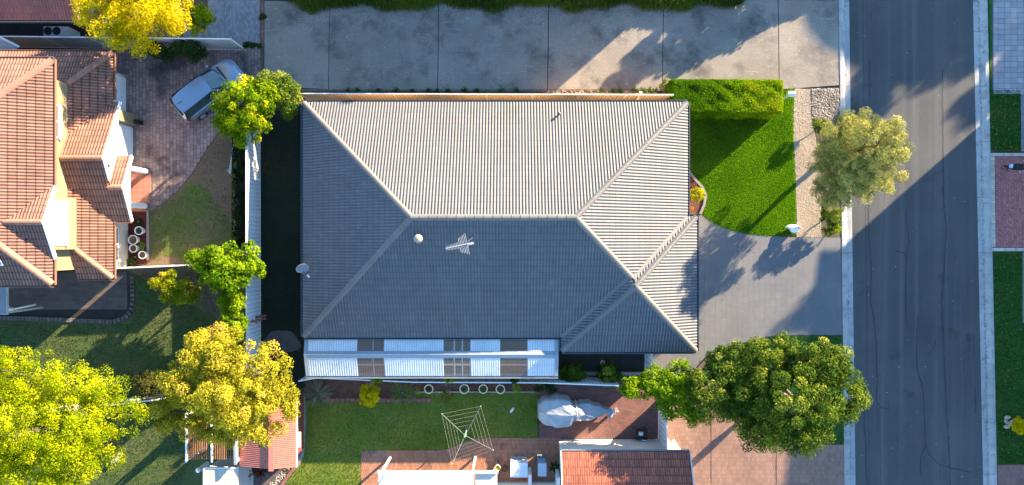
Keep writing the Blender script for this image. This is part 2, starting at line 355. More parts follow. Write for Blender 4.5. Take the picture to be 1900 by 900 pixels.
# ------------------------------------------------------------------ builders: foliage
def leaves_arrays(C, Nrm, size, aspect, rng):
    n = len(C); Nrm = Nrm / (np.linalg.norm(Nrm, axis=1, keepdims=True) + 1e-9)
    r = rng.normal(size=(n, 3)); t = np.cross(Nrm, r); t /= (np.linalg.norm(t, axis=1, keepdims=True) + 1e-9); b = np.cross(Nrm, t)
    L = size * rng.uniform(0.6, 1.25, (n, 1)); W = L * aspect
    V = np.stack([C - t * L * 0.5, C + b * W * 0.5 - t * L * 0.05, C + t * L * 0.5, C - b * W * 0.5 - t * L * 0.05], 1)
    return V.reshape(-1, 3)
def crown(blobs, n, size, aspect=0.55, clump=0.45, seed=1, zmin=-0.35, flat=0.75, shell=0.62, up=0.35, hole=0.0, tv=0.68):
    rng = np.random.default_rng(seed); tot = sum(b[3] * b[4] for b in blobs); Cs = []; Ns = []; Ts = []
    for (cx, cy, cz, rx, ry, rz) in blobs:
        nb = int(n * rx * ry / tot); area = 2.6 * (rx * ry + rx * rz + ry * rz)
        nc = max(5, int(area / (clump * clump * 3.1) * 1.25))
        d = rng.normal(size=(nc, 3)); d /= np.linalg.norm(d, axis=1, keepdims=True); d[:, 2] = np.where(d[:, 2] < zmin, -d[:, 2], d[:, 2])
        rad = rng.uniform(shell, 1.0, (nc, 1)) ; inner = rng.random(nc) < 0.22; rad[inner] *= 0.7
        cc = d * rad * np.array([rx, ry, rz]); cs = clump * rng.uniform(0.55, 1.35, nc); ct = rng.normal(0, tv, nc)
        if hole: keep = rng.random(nc) > hole; cc, d, cs, ct = cc[keep], d[keep], cs[keep], ct[keep]
        nc = len(cc); idx = rng.choice(nc, nb, p=cs ** 2 / (cs ** 2).sum())
        o = rng.normal(size=(nb, 3)); o /= np.linalg.norm(o, axis=1, keepdims=True)
        rr = rng.uniform(0.35, 1.0, (nb, 1)) ** 0.6
        off = o * rr * cs[idx][:, None]; off[:, 2] *= flat
        Cs.append(cc[idx] + off + np.array([cx, cy, cz])); Ns.append(0.8 * o + 0.45 * d[idx] + 0.55 * rng.normal(size=(nb, 3)) + np.array([0, 0, up]))
        Ts.append(ct[idx] * 0.75 + rng.normal(0, 0.38, nb))
    C = np.concatenate(Cs); Nn = np.concatenate(Ns); T = np.clip(np.concatenate(Ts), -1, 1)
    V = leaves_arrays(C, Nn, size, aspect, rng)
    return V, np.arange(len(V)).reshape(-1, 4), T
def trunk_mesh(base, blobs, r, seed, zf=0.9):
    rng = random.Random(seed); mb = MB(); x, y = base
    zc = sum(b[2] for b in blobs) / len(blobs); zt = min(b[2] - b[5] * 0.5 for b in blobs); zt = max(0.35, zt)
    mb.tube([(x, y, -0.05), (x + rng.uniform(-.08, .08), y + rng.uniform(-.08, .08), zt * 0.5), (x + rng.uniform(-.12, .12), y + rng.uniform(-.12, .12), zt)], [r * 1.35, r, r * 0.8], 9)
    lm = MB()
    for (cx, cy, cz, rx, ry, rz) in blobs:
        mid = ((x + cx) / 2 + rng.uniform(-.2, .2), (y + cy) / 2 + rng.uniform(-.2, .2), (zt + cz) / 2)
        lm.tube([(x, y, zt - 0.05), mid, (cx, cy, cz)], [r * 0.6, r * 0.4, r * 0.18], 6)
        for k in range(5):
            a = rng.uniform(0, 6.28); e = rng.uniform(-0.1, 0.8)
            lm.tube([mid if k % 2 else (cx, cy, cz), (cx + rx * .45 * math.cos(a), cy + ry * .45 * math.sin(a), cz + rz * .3 * e), (cx + rx * .85 * math.cos(a), cy + ry * .85 * math.sin(a), cz + rz * .75 * e)], [r * .3, r * .16, r * .05], 5)
    return mb, lm
def tree(name, label, cat, base, blobs, n, size, m, r=0.12, group=None, seed=1, mbark=None, **kw):
    t = thing(name, label, cat, (base[0], base[1], 0), group)
    tr, lm = trunk_mesh(base, blobs, r, seed)
    tr.build('trunk', mbark or M_bark, t, True); lm.build('limbs', mbark or M_bark, t, True)
    V, Fq, T = crown(blobs, n, size, seed=seed, **kw)
    mk('crown', V, Fq, T, m, t)
    return t
def blades(c, n, L, w, m, seed, rise=0.5, droop=0.25, name=None, parent=None, ring=0.03, spread=1.0, tint0=0.0, jit=0.3):
    """a rosette of long strap leaves"""
    rng = random.Random(seed); mb = MB()
    for k in range(n):
        a = 2 * math.pi * k / n * spread + rng.uniform(-jit, jit); l = L * rng.uniform(0.75, 1.1); u = rng.uniform(0.5, 1.2) * rise
        ca, sa = math.cos(a), math.sin(a); px, py = -sa * w / 2, ca * w / 2; prev = None; mb.cur = max(-1, min(1, rng.gauss(tint0, 0.5)))
        for i in range(5):
            f = i / 4; rr = ring + l * f * (1 - 0.12 * f); z = c[2] + l * u * f - droop * l * f * f * (1.6 * u + 0.4); ww = 1.0 if i < 3 else (0.7 if i == 3 else 0.08)
            p = ((c[0] + ca * rr + px * ww, c[1] + sa * rr + py * ww, z), (c[0] + ca * rr - px * ww, c[1] + sa * rr - py * ww, z))
            if prev: mb.poly([prev[0], p[0], p[1], prev[1]])
            prev = p
    return mb.build(name, m, parent) if name else mb
# ------------------------------------------------------------------ builders: roofs
def prof_roll(w=0.30, rolls=2, amp=0.037, seg=6):
    P = []
    for i in range(rolls * seg + 1):
        u = w * i / (rolls * seg); ph = (i % seg) / seg
        P.append((u, amp * (0.5 - 0.5 * math.cos(2 * math.pi * ph)) ** 0.85))
    return P
PROF_ROLL = prof_roll()
PROF_FLAT = [(0, 0.0), (0.012, 0.022), (0.04, 0.022), (0.055, 0.006), (0.115, 0.004), (0.125, 0.014), (0.15, 0.014), (0.16, 0.004), (0.215, 0.004), (0.22, 0.0)]
class Slope:
    """one plane of a roof: poly in plan, d = down-slope unit vector, e0 = eave offset along d, z0 = eave height"""
    def __init__(s, poly, d, e0, z0, pitch=23.5):
        s.p = math.radians(pitch); s.d = d; s.e0 = e0; s.z0 = z0; s.poly = poly if area2(poly) > 0 else poly[::-1]
        s.u = (-d[1], d[0]); s.n = Vector((d[0] * math.sin(s.p), d[1] * math.sin(s.p), math.cos(s.p)))
        s.vx = Vector((-d[0] * math.cos(s.p), -d[1] * math.cos(s.p), math.sin(s.p))); s.ux = Vector((s.u[0], s.u[1], 0))
        s.o = Vector((d[0] * e0, d[1] * e0, z0))
    def z(s, x, y): return s.z0 + (s.e0 - (x * s.d[0] + y * s.d[1])) * math.tan(s.p)
    def uv(s, x, y): return (x * s.u[0] + y * s.u[1], (s.e0 - (x * s.d[0] + y * s.d[1])) / math.cos(s.p))
    def P(s, u, v, h=0.0): return s.o + s.ux * u + s.vx * v + s.n * h
def tile_roof(parent, slopes, m, w=0.30, cov=0.345, prof=PROF_ROLL, limit=300, mj=None, drop=0.022, off=0.0, stagger=0.0, piece='roof_tile'):
    sub = MB(); tm_mb = MB(); k = len(prof); Lt = cov + 0.03
    for i in range(k - 1):
        (u0, h0), (u1, h1) = prof[i], prof[i + 1]
        crease_tint = -.55 if max(h0, h1) < .014 else (-.12 if min(h0, h1) < .014 else .12); c1 = cov - .075; dm = drop * (1 - c1 / Lt)
        tm_mb.poly([(u0, -0.012, h0 + drop), (u1, -0.012, h1 + drop), (u1, c1, h1 + dm), (u0, c1, h0 + dm)], crease_tint)
        tm_mb.poly([(u0, c1, h0 + dm), (u1, c1, h1 + dm), (u1, Lt - 0.012, h1), (u0, Lt - 0.012, h0)], crease_tint - .6)   # crease and lap shade painted into the tint along with grime
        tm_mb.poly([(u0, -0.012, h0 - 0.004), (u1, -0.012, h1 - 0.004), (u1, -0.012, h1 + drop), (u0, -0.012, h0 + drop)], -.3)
    tm = mesh_of('roof_tile', tm_mb.v, tm_mb.f, tm_mb.t, m)
    full = []; rest = MB(); rng = random.Random(5)
    for S in slopes:
        sub.poly([S.P(*S.uv(x, y), -0.03) for x, y in S.poly])
        Q = [S.uv(x, y) for x, y in S.poly]
        if area2(Q) < 0: Q = Q[::-1]
        us = [q[0] for q in Q]; vs = [q[1] for q in Q]
        j = 0; v = min(vs)
        while v < max(vs):
            u = math.floor(min(us) / w) * w + off + (stagger * w if j % 2 else 0) - w
            while u < max(us):
                cs = [(u, v), (u + w, v), (u + w, v + cov), (u, v + cov)]
                ni = sum(inside(a + (u + w / 2 - a) * .004, b + (v + cov / 2 - b) * .004, Q) for a, b in cs)
                t = rng.gauss(0, 0.11)
                if ni == 4: full.append((S, u, v, t))
                else:
                    for fi in range(len(tm_mb.f)):
                        pts = [tm_mb.v[i] for i in tm_mb.f[fi]]
                        if fi % 3 == 2: continue
                        rest.cur = tm_mb.t[fi] + t
                        pc = clip_convex([(a + u, b + v, h) for a, b, h in pts], Q)
                        if len(pc) > 2: rest.poly([S.P(a, b, h) for a, b, h in pc])
                u += w
            v += cov; j += 1
    roof = sub.build('roof', mj or m, parent)
    def near(a):
        p = a[0].P(a[1] + w / 2, a[2] + cov / 2); kx = F / (H - p.z)
        out = abs(p.x * kx) > 950 or abs(p.y * kx) > 450
        return (out, -p.z, a[1])
    full.sort(key=near)
    for S, u, v, t in full[:limit]:
        o = link(piece, tm, roof); p = S.P(u, v)
        Mx = Matrix(((S.ux.x, S.vx.x, S.n.x, p.x), (S.ux.y, S.vx.y, S.n.y, p.y), (S.ux.z, S.vx.z, S.n.z, p.z), (0, 0, 0, 1)))
        o.matrix_basis = Mx
    base_v = tm_mb.v
    for S, u, v, t in full[limit:]:
        rest.faces([S.P(u + a, v + b, h) for a, b, h in base_v], tm_mb.f, [x + t for x in tm_mb.t])
    rest.build('roof_tiles', m, roof, kind='stuff')
    return roof
CAPS = {}
def caps(roof, a, b, m, w=0.26, L=0.42, rise=0.09, lift=0.03, name='ridge_cap'):
    a, b = Vector(a), Vector(b); d = b - a; tot = d.length; d.normalize(); n = max(1, round(tot / L)); l = tot / n
    r = d.cross(Vector((0, 0, 1))).normalized(); u = r.cross(d).normalized()
    key = (m.name, round(l, 3), w)
    if key not in CAPS:
        mb = MB(); sec = [(-w / 2, -rise * .75), (-w * .34, -rise * .05), (-w * .12, rise * .55), (w * .12, rise * .55), (w * .34, -rise * .05), (w / 2, -rise * .75)]
        for i in range(5):
            (y0, z0), (y1, z1) = sec[i], sec[i + 1]
            mb.poly([(0, y0, z0 + .02), (l + .02, y0, z0), (l + .02, y1, z1), (0, y1, z1 + .02)])
        mb.poly([(0, y, z + .02) for y, z in sec]); CAPS[key] = mesh_of(name, mb.v, mb.f, mb.t, m)
    mo = MB(); sec = [(-w / 2 - .004, -rise * .75), (-w * .34, -rise * .05 + .006), (-w * .12, rise * .55 + .006), (w * .12, rise * .55 + .006), (w * .34, -rise * .05 + .006), (w / 2 + .004, -rise * .75)]
    for i in range(n):
        q = a + d * (l * i) + u * (lift + .02); o0, o1 = -.012 - random.uniform(0, .01), .022 + random.uniform(0, .012)
        for (y0, z0), (y1, z1) in zip(sec[:-1], sec[1:]): mo.poly([q + d * o0 - r * y0 + u * z0, q + d * o1 - r * y0 + u * z0, q + d * o1 - r * y1 + u * z1, q + d * o0 - r * y1 + u * z1])
    mo.build('mortar_joints', MATS['mortar'], roof, kind='stuff')
    for i in range(n):
        p = a + d * (l * i) + u * lift
        o = link(name, CAPS[key], roof)
        o.matrix_basis = Matrix(((d.x, -r.x, u.x, p.x), (d.y, -r.y, u.y, p.y), (d.z, -r.z, u.z, p.z), (0, 0, 0, 1)))
def gutter(parent, a, b, out, m, w=0.12, h=0.10, name='gutter'):
    """channel gutter from a to b (3d points on the eave edge), out = unit plan vector away from the roof"""
    mb = MB(); a, b = Vector(a), Vector(b); o = Vector((out[0], out[1], 0)); d = (b - a).normalized(); z = Vector((0, 0, 1))
    def rect(o0, o1, z0, z1):
        A = [a + o * o0 + z * z0, a + o * o1 + z * z0, a + o * o1 + z * z1, a + o * o0 + z * z1]; B = [p + (b - a) for p in A]
        mb.faces(A + B, [(0,1,2,3),(7,6,5,4),(0,4,5,1),(1,5,6,2),(2,6,7,3),(3,7,4,0)])
    rect(-0.03, w - .03, -h, -h + .012); rect(w - .03, w, -h, 0.012); rect(-0.03, -0.018, -h + .012, -0.03)
    return mb.build(name, m, parent)
def wall_box(parent, x0, x1, y0, y1, z0, z1, m, name='wall'):
    mb = MB(); mb.box(x0, x1, y0, y1, z0, z1); return mb.build(name, m, parent)
def window(parent, p0, p1, z0, z1, out, panes=2, frame_m=None, glass_m=None, sill=True):
    """window on a wall line p0->p1 (plan), out = outward unit normal"""
    p0 = Vector((*p0, 0)); p1 = Vector((*p1, 0)); d = (p1 - p0); L = d.length; d.normalize(); o = Vector((*out, 0))
    mb = MB()
    def bx(s0, s1, o0, o1, a, b, mb_):
        A = [p0 + d * s0 + o * o0, p0 + d * s1 + o * o0, p0 + d * s1 + o * o1, p0 + d * s0 + o * o1]
        vs = [(p.x, p.y, a) for p in A] + [(p.x, p.y, b) for p in A]
        mb_.faces(vs, [(0,3,2,1),(4,5,6,7),(0,1,5,4),(1,2,6,5),(2,3,7,6),(3,0,4,7)])
    t = 0.06
    bx(0, L, 0.0, .07, z0, z0 + t, mb); bx(0, L, 0.0, .07, z1 - t, z1, mb)
    for k in range(panes + 1):
        s = (L - t) * k / panes; bx(s, s + t, 0.0, .068, z0 + t, z1 - t, mb)
    f = mb.build('window', frame_m or M_white, parent)
    for k in range(panes):
        g_ = MB(); bx((L - t) * k / panes + t, (L - t) * (k + 1) / panes, 0.012, .022, z0 + t, z1 - t, g_); g_.build('pane', glass_m or M_glass, f)
    if sill:
        s_ = MB(); bx(-.05, L + .05, 0.0, .14, z0 - .07, z0 - .003, s_); s_.build('sill', M_creamw, f)
    return f
# ------------------------------------------------------------------ builders: fences
def steel_fence(name, label, pts, h, m, group=None, z0=0.0, panel=2.35, rib=0.19, rail_m=None, face=1, rib_d=0.022, step=None):
    """corrugated steel fence along a polyline; each panel sheet, post and rail is a part"""
    t = thing(name, label, 'fence', (pts[0][0], pts[0][1], z0), group)
    for a, b in zip(pts[:-1], pts[1:]):
        a, b = Vector((*a, 0)), Vector((*b, 0)); L = (b - a).length; d = (b - a) / L; nrm = Vector((-d.y, d.x, 0)); n = max(1, round(L / panel)); l = L / n
        for i in range(n):
            s = a + d * (l * i); mb = MB(); k = max(2, int(l / rib)); prev = None
            sec = []
            for j in range(k):
                u = l * j / k; r_ = l / k
                sec += [(u + .03 * 0, 0), (u + r_ * .62, 0), (u + r_ * .72, rib_d), (u + r_ * .90, rib_d)]
            sec += [(l, 0)]
            sec = [(min(max(u, .03), l - .03), v) for u, v in sec]
            for (u0, v0), (u1, v1) in zip(sec[:-1], sec[1:]):
                if u1 - u0 < 1e-5: continue
                A = s + d * u0 + nrm * v0; B = s + d * u1 + nrm * v1
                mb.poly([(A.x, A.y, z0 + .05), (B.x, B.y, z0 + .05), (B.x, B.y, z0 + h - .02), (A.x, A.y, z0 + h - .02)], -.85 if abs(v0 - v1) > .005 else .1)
            mb.build('panel', m, t)
            r = MB(); r.bar((s.x, s.y, z0 + h), ((s + d * (l - .004)).x, (s + d * (l - .004)).y, z0 + h), .055, .05); r.build('top_rail', rail_m or m, t)
            r = MB(); r.bar((s.x, s.y, z0 + .045), ((s + d * (l - .004)).x, (s + d * (l - .004)).y, z0 + .045), .05, .05); r.build('bottom_rail', rail_m or m, t)
            r = MB(); r.box(s.x - .03, s.x + .03, s.y - .03, s.y + .03, z0 - .05, z0 + h + .03); r.build('post', rail_m or m, t)
    r = MB(); r.box(b.x - .03, b.x + .03, b.y - .03, b.y + .03, z0 - .05, z0 + h + .03); r.build('post', rail_m or m, t)
    return t
def copy_thing(o, dx, dy, label=None, rz=0.0, sc_=1.0):
    c = o.copy(); COL.objects.link(c); c.location = (o.location.x + dx, o.location.y + dy, o.location.z); c.rotation_euler.z += rz
    if sc_ != 1.0: c.scale = (sc_, sc_, sc_)
    if label: c['label'] = label
    for ch in [x for x in bpy.data.objects if x.parent == o]:
        d = ch.copy(); COL.objects.link(d); d.parent = c
        for e in [x for x in bpy.data.objects if x.parent == ch]:
            q = e.copy(); COL.objects.link(q); q.parent = d
    return c
# ------------------------------------------------------------------ setting: ground, road, kerbs
def XLb(y): return 17.985 - y * .0122
def XLr(y): return 18.62 - y * .0133
def XRr(y): return 25.51 - y * .0211
def XRb(y): return 26.20 - y * .0200
YA, YB = -46.0, 46.0
mb = MB(); mb.poly([(-320, -320, -.16), (320, -320, -.16), (320, 320, -.16), (-320, 320, -.16)])
mb.build('ground', mat('suburb_ground', (0.09, 0.09, 0.05), (0.12, 0.10, 0.07), 0.2, 0.95, 0.3, 2), None, kind='structure')
sheet('west_lots_soil', [(-60, YA), (XLb(YA), YA), (XLb(YB), YB), (-60, YB)], -0.05, M_soil)
sheet('east_lots_soil', [(XRb(YA), YA), (70, YA), (70, YB), (XRb(YB), YB)], -0.05, M_soil)
road = sheet('road', [(XLr(YA) - .05, YA), (XRr(YA) + .05, YA), (XRr(YB) + .05, YB), (XLr(YB) - .05, YB)], -0.10, M_asphalt)
def ribbon(pts, w, z, mb_):
    P = []
    for i in range(len(pts) - 1):
        (x0, y0), (x1, y1) = pts[i], pts[i + 1]; n = max(1, int(math.hypot(x1 - x0, y1 - y0) / .22))
        for k in range(n): P.append((x0 + (x1 - x0) * k / n + random.gauss(0, .012), y0 + (y1 - y0) * k / n + random.gauss(0, .012)))
    P.append(pts[-1]); prev = None
    for i, p in enumerate(P):
        q = P[min(i + 1, len(P) - 1)]; o = P[max(i - 1, 0)]; d = Vector((q[0] - o[0], q[1] - o[1])); d.normalize(); ww = w * random.uniform(.55, 1.35) / 2
        e = ((p[0] - d.y * ww, p[1] + d.x * ww, z), (p[0] + d.y * ww, p[1] - d.x * ww, z))
        if prev: mb_.poly([prev[0], prev[1], e[1], e[0]])
        prev = e
CR = [[(1749, 130), (1750, 250), (1751, 380), (1756, 420), (1751, 520), (1747, 560), (1751, 640), (1753, 700), (1756, 760), (1758, 798)],
      [(1760, 810), (1761, 840), (1763, 870), (1764, 905)], [(1763, 868), (1800, 876)], [(1763, 868), (1742, 862), (1723, 842), (1717, 826)],
      [(1611, 330), (1612, 440), (1617, 500), (1615, 560), (1623, 600), (1626, 650), (1628, 720), (1625, 740), (1632, 756), (1651, 759)],
      [(1604, 740), (1603, 790), (1607, 830), (1606, 860), (1610, 900)], [(1680, 395), (1687, 450), (1682, 470), (1680, 540), (1681, 600)],
      [(1702, 590), (1700, 650), (1702, 690), (1711, 712), (1716, 780), (1717, 826), (1708, 850), (1708, 880)], [(1809, 720), (1810, 765)], [(1613, 110), (1613, 180)], [(1735, 630), (1734, 645), (1722, 660)], [(1662, 465), (1678, 470), (1682, 480)]]
for c_ in CR:
    cm = MB(); ribbon(gp(c_, -.1), 0.055, -0.094, cm); cm.build('crack_seal', M_crack, road)
lp = MB(); ribbon([(XLr(-30) + .75, -30), (XLr(30) + .75, 30)], .04, -.095, lp); lp.build('lane_seam', mat('seam_dark', (0.045, 0.045, 0.047)), road)
lt = MB()
for k in range(70):
    y = random.uniform(-14, 14); x = random.uniform(XLr(y), XRr(y)); s_ = random.uniform(.015, .04); lt.box(x, x + s_, y, y + s_ * .7, -.1, -.09)
lt.build('road_grit', M_pale_rock, road, kind='stuff')
def kerb(name, f0, f1, flip):
    root = None; seg = 3.03; n = int((YB - YA) / seg); first = True
    prof = [(0, -.2), (0, .018), (.02, .028), (.17, .024), (.30, -.06), (.36, -.085), (1, -.088), (1, -.2)]
    for i in range(n):
        y0 = YA + i * seg; y1 = y0 + seg - .016; mbk = MB(); mbk.cur = random.uniform(-1, 1)
        for (t0, z0), (t1, z1) in zip(prof[:-1], prof[1:]):
            def pt(t, z, y):
                a, b = f0(y), f1(y); w = b - a; u = t if abs(t) >= 1 else t * (1 if w > 0 else -1)
                return (b if t == 1 else a + u, y, z)
            q = [pt(t0, z0, y0), pt(t1, z1, y0), pt(t1, z1, y1), pt(t0, z0, y1)]
            mbk.poly(q[::-1] if not flip else q)
        e0 = [pt(t, z, y0) for t, z in prof]; e1 = [pt(t, z, y1) for t, z in prof]; mbk.poly(e0); mbk.poly(e1[::-1])
        if first: root = mbk.build(name, M_kerb, None, kind='structure'); first = False
        else: mbk.build('kerb_segment', M_kerb, root)
    return root
kerb('kerb_west', XLb, XLr, True); kerb('kerb_east', XRb, XRr, False)
# ------------------------------------------------------------------ setting: west lots, paving and lawns
cd_ = sheet('concrete_driveway', gp([(488, -60), (1557, -60), (1559, 158), (1505, 166), (1460, 166), (1246, 166), (560, 167), (488, 158)]), -0.03, mat('slab_bed', (0.05, 0.048, 0.046)))
jx = [(490, 490), (612, 609.5), (815, 812), (1019, 1016), (1232, 1229), (1443, 1446), (1556, 1558)]
for i in range(6):
    (a0, a1), (b0, b1) = jx[i], jx[i + 1]; gpx = .7
    ytop = 2 if i == 0 else -60
    sl = MB(); sl.prism(gp([(a0 + gpx, ytop), (b0 - gpx, -60 if i else 2), (b1 - gpx, 165.5 if i < 5 else 158), (a1 + gpx, 165.5 if i else 160)]), -.06, 0.0 + .001 * (i % 2)); sl.build('slab', M_conc, cd_)
bed = sheet('fence_bed', gp([(560, 168), (1248, 167), (1248, 196), (560, 196)]), -0.018, M_soil)
gb = MB()
for k in range(260):
    x, y = g(random.uniform(1015, 1200), random.uniform(168.5, 178)); s_ = random.uniform(.03, .07); gb.ball((x, y, -.005), s_, 3, (1, .7, .5))
gb.build('bed_gravel', mat('tan_bed_stones', (0.40, 0.27, 0.17), (0.30, 0.20, 0.13), 6, rough=.9), bed, kind='stuff')
kb = MB(); kb.prism(gp([(560, 166.3), (1240, 166.3), (1240, 168), (560, 168)]), -.05, .008); kb.build('bed_edge', M_conc, bed)
# north-west paving
paving('north_driveway_pavers', gp([(385, -60), (482, -60), (482, 82), (452, 86), (340, 84), (340, 40), (385, 40)]), .20, .10, .012, M_bluep, M_joint, -.004, math.pi / 2)
paving('brick_edging', gp([(483.2, -60), (489.5, -60), (489.5, 86), (483.2, 86)]), .19, .10, .012, M_redb, M_joint, .004, 0, 0, piece='brick', limit=80)
paving('left_driveway_pavers', gp([(205, 90), (335, 112), (372, 92), (482, 88), (484, 150), (455, 190), (412, 235), (378, 285), (356, 322), (325, 358), (300, 378), (278, 392), (205, 392)]), .27, .185, .020, M_purple, M_purple_j, -.002, math.pi / 2, 0.5, 0.25, piece='paver', limit=300, near=g(340, 240))
sheet('yard_earth', gp([(236, 388), (300, 379), (326, 358), (357, 322), (379, 285), (413, 235), (456, 190), (484, 150), (488, 640), (236, 500)]), -0.022, M_patchy)
P_gard = gp([(277, 392), (300, 381), (330, 360), (352, 332), (385, 350), (420, 400), (450, 440), (450, 480), (277, 478)]); P_gard = wob(P_gard, .16)
grass('garden_grass', P_gard, 200, .05, leafmat('grass_garden', (0.07, 0.135, 0.010), (0.16, 0.23, 0.025)), -.01)
grass('garden_weeds', gp([(355, 325), (410, 245), (456, 260), (450, 440), (410, 420), (372, 350)]), 110, .05, leafmat('grass_dry', (0.10, 0.075, 0.04), (0.20, 0.15, 0.08)), -.01)
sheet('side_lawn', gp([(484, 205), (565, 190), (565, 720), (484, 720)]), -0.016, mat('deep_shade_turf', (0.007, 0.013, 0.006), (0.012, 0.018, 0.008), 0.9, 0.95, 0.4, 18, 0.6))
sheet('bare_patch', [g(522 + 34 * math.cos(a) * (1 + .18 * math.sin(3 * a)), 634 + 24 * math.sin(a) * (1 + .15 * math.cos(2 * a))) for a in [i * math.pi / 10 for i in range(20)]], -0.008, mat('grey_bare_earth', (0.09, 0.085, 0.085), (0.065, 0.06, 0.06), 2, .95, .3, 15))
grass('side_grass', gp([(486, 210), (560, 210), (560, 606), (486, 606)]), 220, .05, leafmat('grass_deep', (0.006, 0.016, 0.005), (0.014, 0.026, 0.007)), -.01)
# porch and courtyard of the left house
paving('porch_paving', gp([(205, 314), (280, 314), (280, 392.5), (205, 392.5)]), .30, .30, .008, mat('porch_terracotta', (0.36, 0.165, 0.125), (0.31, 0.14, 0.105), 1.5, .8, .12, 30, .2, tint=.05), M_terra_j, .06, 0, 0)
paving('side_path', gp([(195, 393), (238.5, 393), (238.5, 500), (195, 500)]), .30, .30, .008, mat('path_terracotta', (0.25, 0.105, 0.06), (0.21, 0.09, 0.055), 1.5, .85, .12, 30, .2, tint=.06), M_terra_j, .02, 0, 0)
sheet('mulch_bed', gp([(238.5, 393), (272.5, 393), (272.5, 490), (238.5, 490)]), 0.0, M_mulch)
mb = MB(); mb.prism(gp([(272.6, 393), (276.4, 393), (276.4, 482), (272.6, 482)]), -.05, .05); tag(mb.build('garden_edging', M_edge), 'straight pale edging strip between the red mulch and the patchy lawn', 'edging')
# rear court, left yard lawn
paving('dark_rear_paving', gp([(-80, 505), (236, 505), (236, 574), (-80, 574)]), .40, .20, .014, M_darkp, M_joint, 0, 0, .5, piece='paver', limit=200, near=g(180, 545))
cr = sheet('dark_garden_bed', gp([(-80, 574), (228, 574), (240, 520), (246, 520), (246, 570), (238, 588), (215, 598), (-80, 592)]), -.006, mat('black_mulch', (0.018, 0.016, 0.016), (0.03, 0.025, 0.02), 3, .95, .4, 25))
be = thing('brick_border', 'curved border of small grey brown bricks round the dark bed behind the left house', 'border', (*g(150, 594), 0))
bp = [(-60, 589), (60, 591), (150, 595), (210, 597), (232, 590), (243, 578), (247, 560), (246, 535), (246, 512)]
ac = 0
for (x0, y0), (x1, y1) in zip(bp[:-1], bp[1:]):
    L_ = math.hypot(x1 - x0, y1 - y0); n = max(1, int(L_ / 6.6))
    for k in range(n):
        f = (k + .5) / n; X, Y = g(x0 + (x1 - x0) * f, y0 + (y1 - y0) * f); a = math.atan2(-(y1 - y0), x1 - x0) + random.gauss(0, .06)
        mbb = MB(); mbb.box(-.085, .085, -.11, .11, -.03, .055 + random.uniform(-.01, .01), Matrix.Translation((X, Y, 0)) @ Matrix.Rotation(a, 4, 'Z')); mbb.build('brick', mat('dark_border_brick', (0.14, 0.11, 0.09), (0.09, 0.075, 0.065), 5, rough=.95, rnd=.2), be)
sheet('garden_lawn', P_gard, -.016, mat('garden_turf', (0.075, 0.125, 0.014), (0.13, 0.115, 0.045), .9, .95, .4, 18, .8, spots=[((0.17, 0.118, 0.07), .55, .50, .16)]))
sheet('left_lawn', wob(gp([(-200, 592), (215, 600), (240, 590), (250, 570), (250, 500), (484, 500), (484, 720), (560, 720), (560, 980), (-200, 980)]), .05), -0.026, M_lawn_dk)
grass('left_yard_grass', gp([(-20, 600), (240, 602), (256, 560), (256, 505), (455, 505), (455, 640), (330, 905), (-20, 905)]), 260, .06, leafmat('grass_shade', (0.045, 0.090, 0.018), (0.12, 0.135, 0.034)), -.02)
paving('shed_court', gp([(452, 862), (548, 862), (526, 905), (430, 980), (380, 980)]), .2, .2, .012, M_darkp, M_joint, -.004, .3)
# front yard
P_lawn = gp([(1276, 190), (1452, 190), (1456, 166), (1474, 164), (1474, 176), (1471, 210), (1472, 260), (1475, 330), (1477, 400), (1477, 436), (1420, 437), (1385, 434), (1350, 426), (1325, 415), (1309, 404), (1300, 396), (1306, 380), (1310, 362), (1303, 348), (1292, 336), (1281, 322), (1276, 312)]); P_lawn = wob(P_lawn, .022, .12)
sheet('front_lawn', P_lawn, -0.006, M_lawn)
grass('front_grass', P_lawn, 3000, .055, leafmat('grass_front', (0.11, 0.29, 0.001), (0.26, 0.50, 0.004), trans=.5), -.006, wid=.013, lean=.9)
P_grav = gp([(1475, 164), (1506, 166), (1506, 215), (1521, 300), (1524, 440), (1478.5, 440), (1478.5, 400), (1476.5, 330), (1473, 260), (1472.5, 210)])
gv = sheet('gravel_path', P_grav, -0.008, M_gravel)
def scatter(name, P, n, r0, r1, m, parent, z=0.0, seed=3):
    rg = np.random.default_rng(seed); xs = [p[0] for p in P]; ys = [p[1] for p in P]; X = rg.uniform(min(xs), max(xs), n * 2); Y = rg.uniform(min(ys), max(ys), n * 2); k = inside_np(X, Y, P); X = X[k][:n]; Y = Y[k][:n]; n = len(X)
    base = np.array([(1, 0, 0), (.3, .95, 0), (-.8, .6, 0), (-.8, -.6, 0), (.3, -.95, 0), (.1, .05, .8)]); fs = [(0, 1, 5), (1, 2, 5), (2, 3, 5), (3, 4, 5), (4, 0, 5)]
    a = rg.uniform(0, 6.28, n); r = rg.uniform(r0, r1, n); ca, sa = np.cos(a), np.sin(a)
    V = np.zeros((n, 6, 3)); V[:, :, 0] = X[:, None] + r[:, None] * (base[:, 0] * ca[:, None] - base[:, 1] * sa[:, None]); V[:, :, 1] = Y[:, None] + r[:, None] * (base[:, 0] * sa[:, None] + base[:, 1] * ca[:, None]); V[:, :, 2] = z - .004 + r[:, None] * base[:, 2]
    Fq = (np.arange(n)[:, None, None] * 6 + np.array(fs)[None]).reshape(-1, 3); T = np.repeat(rg.uniform(-1, 1, n), 5)
    return mk(name, V.reshape(-1, 3), Fq, T, m, parent, kind='stuff')
scatter('gravel_stones', P_grav, 9000, .012, .03, M_gravel, gv, -.006)
P_peb = gp([(1506, 166), (1556, 164), (1558, 205), (1530, 235), (1507, 222)])
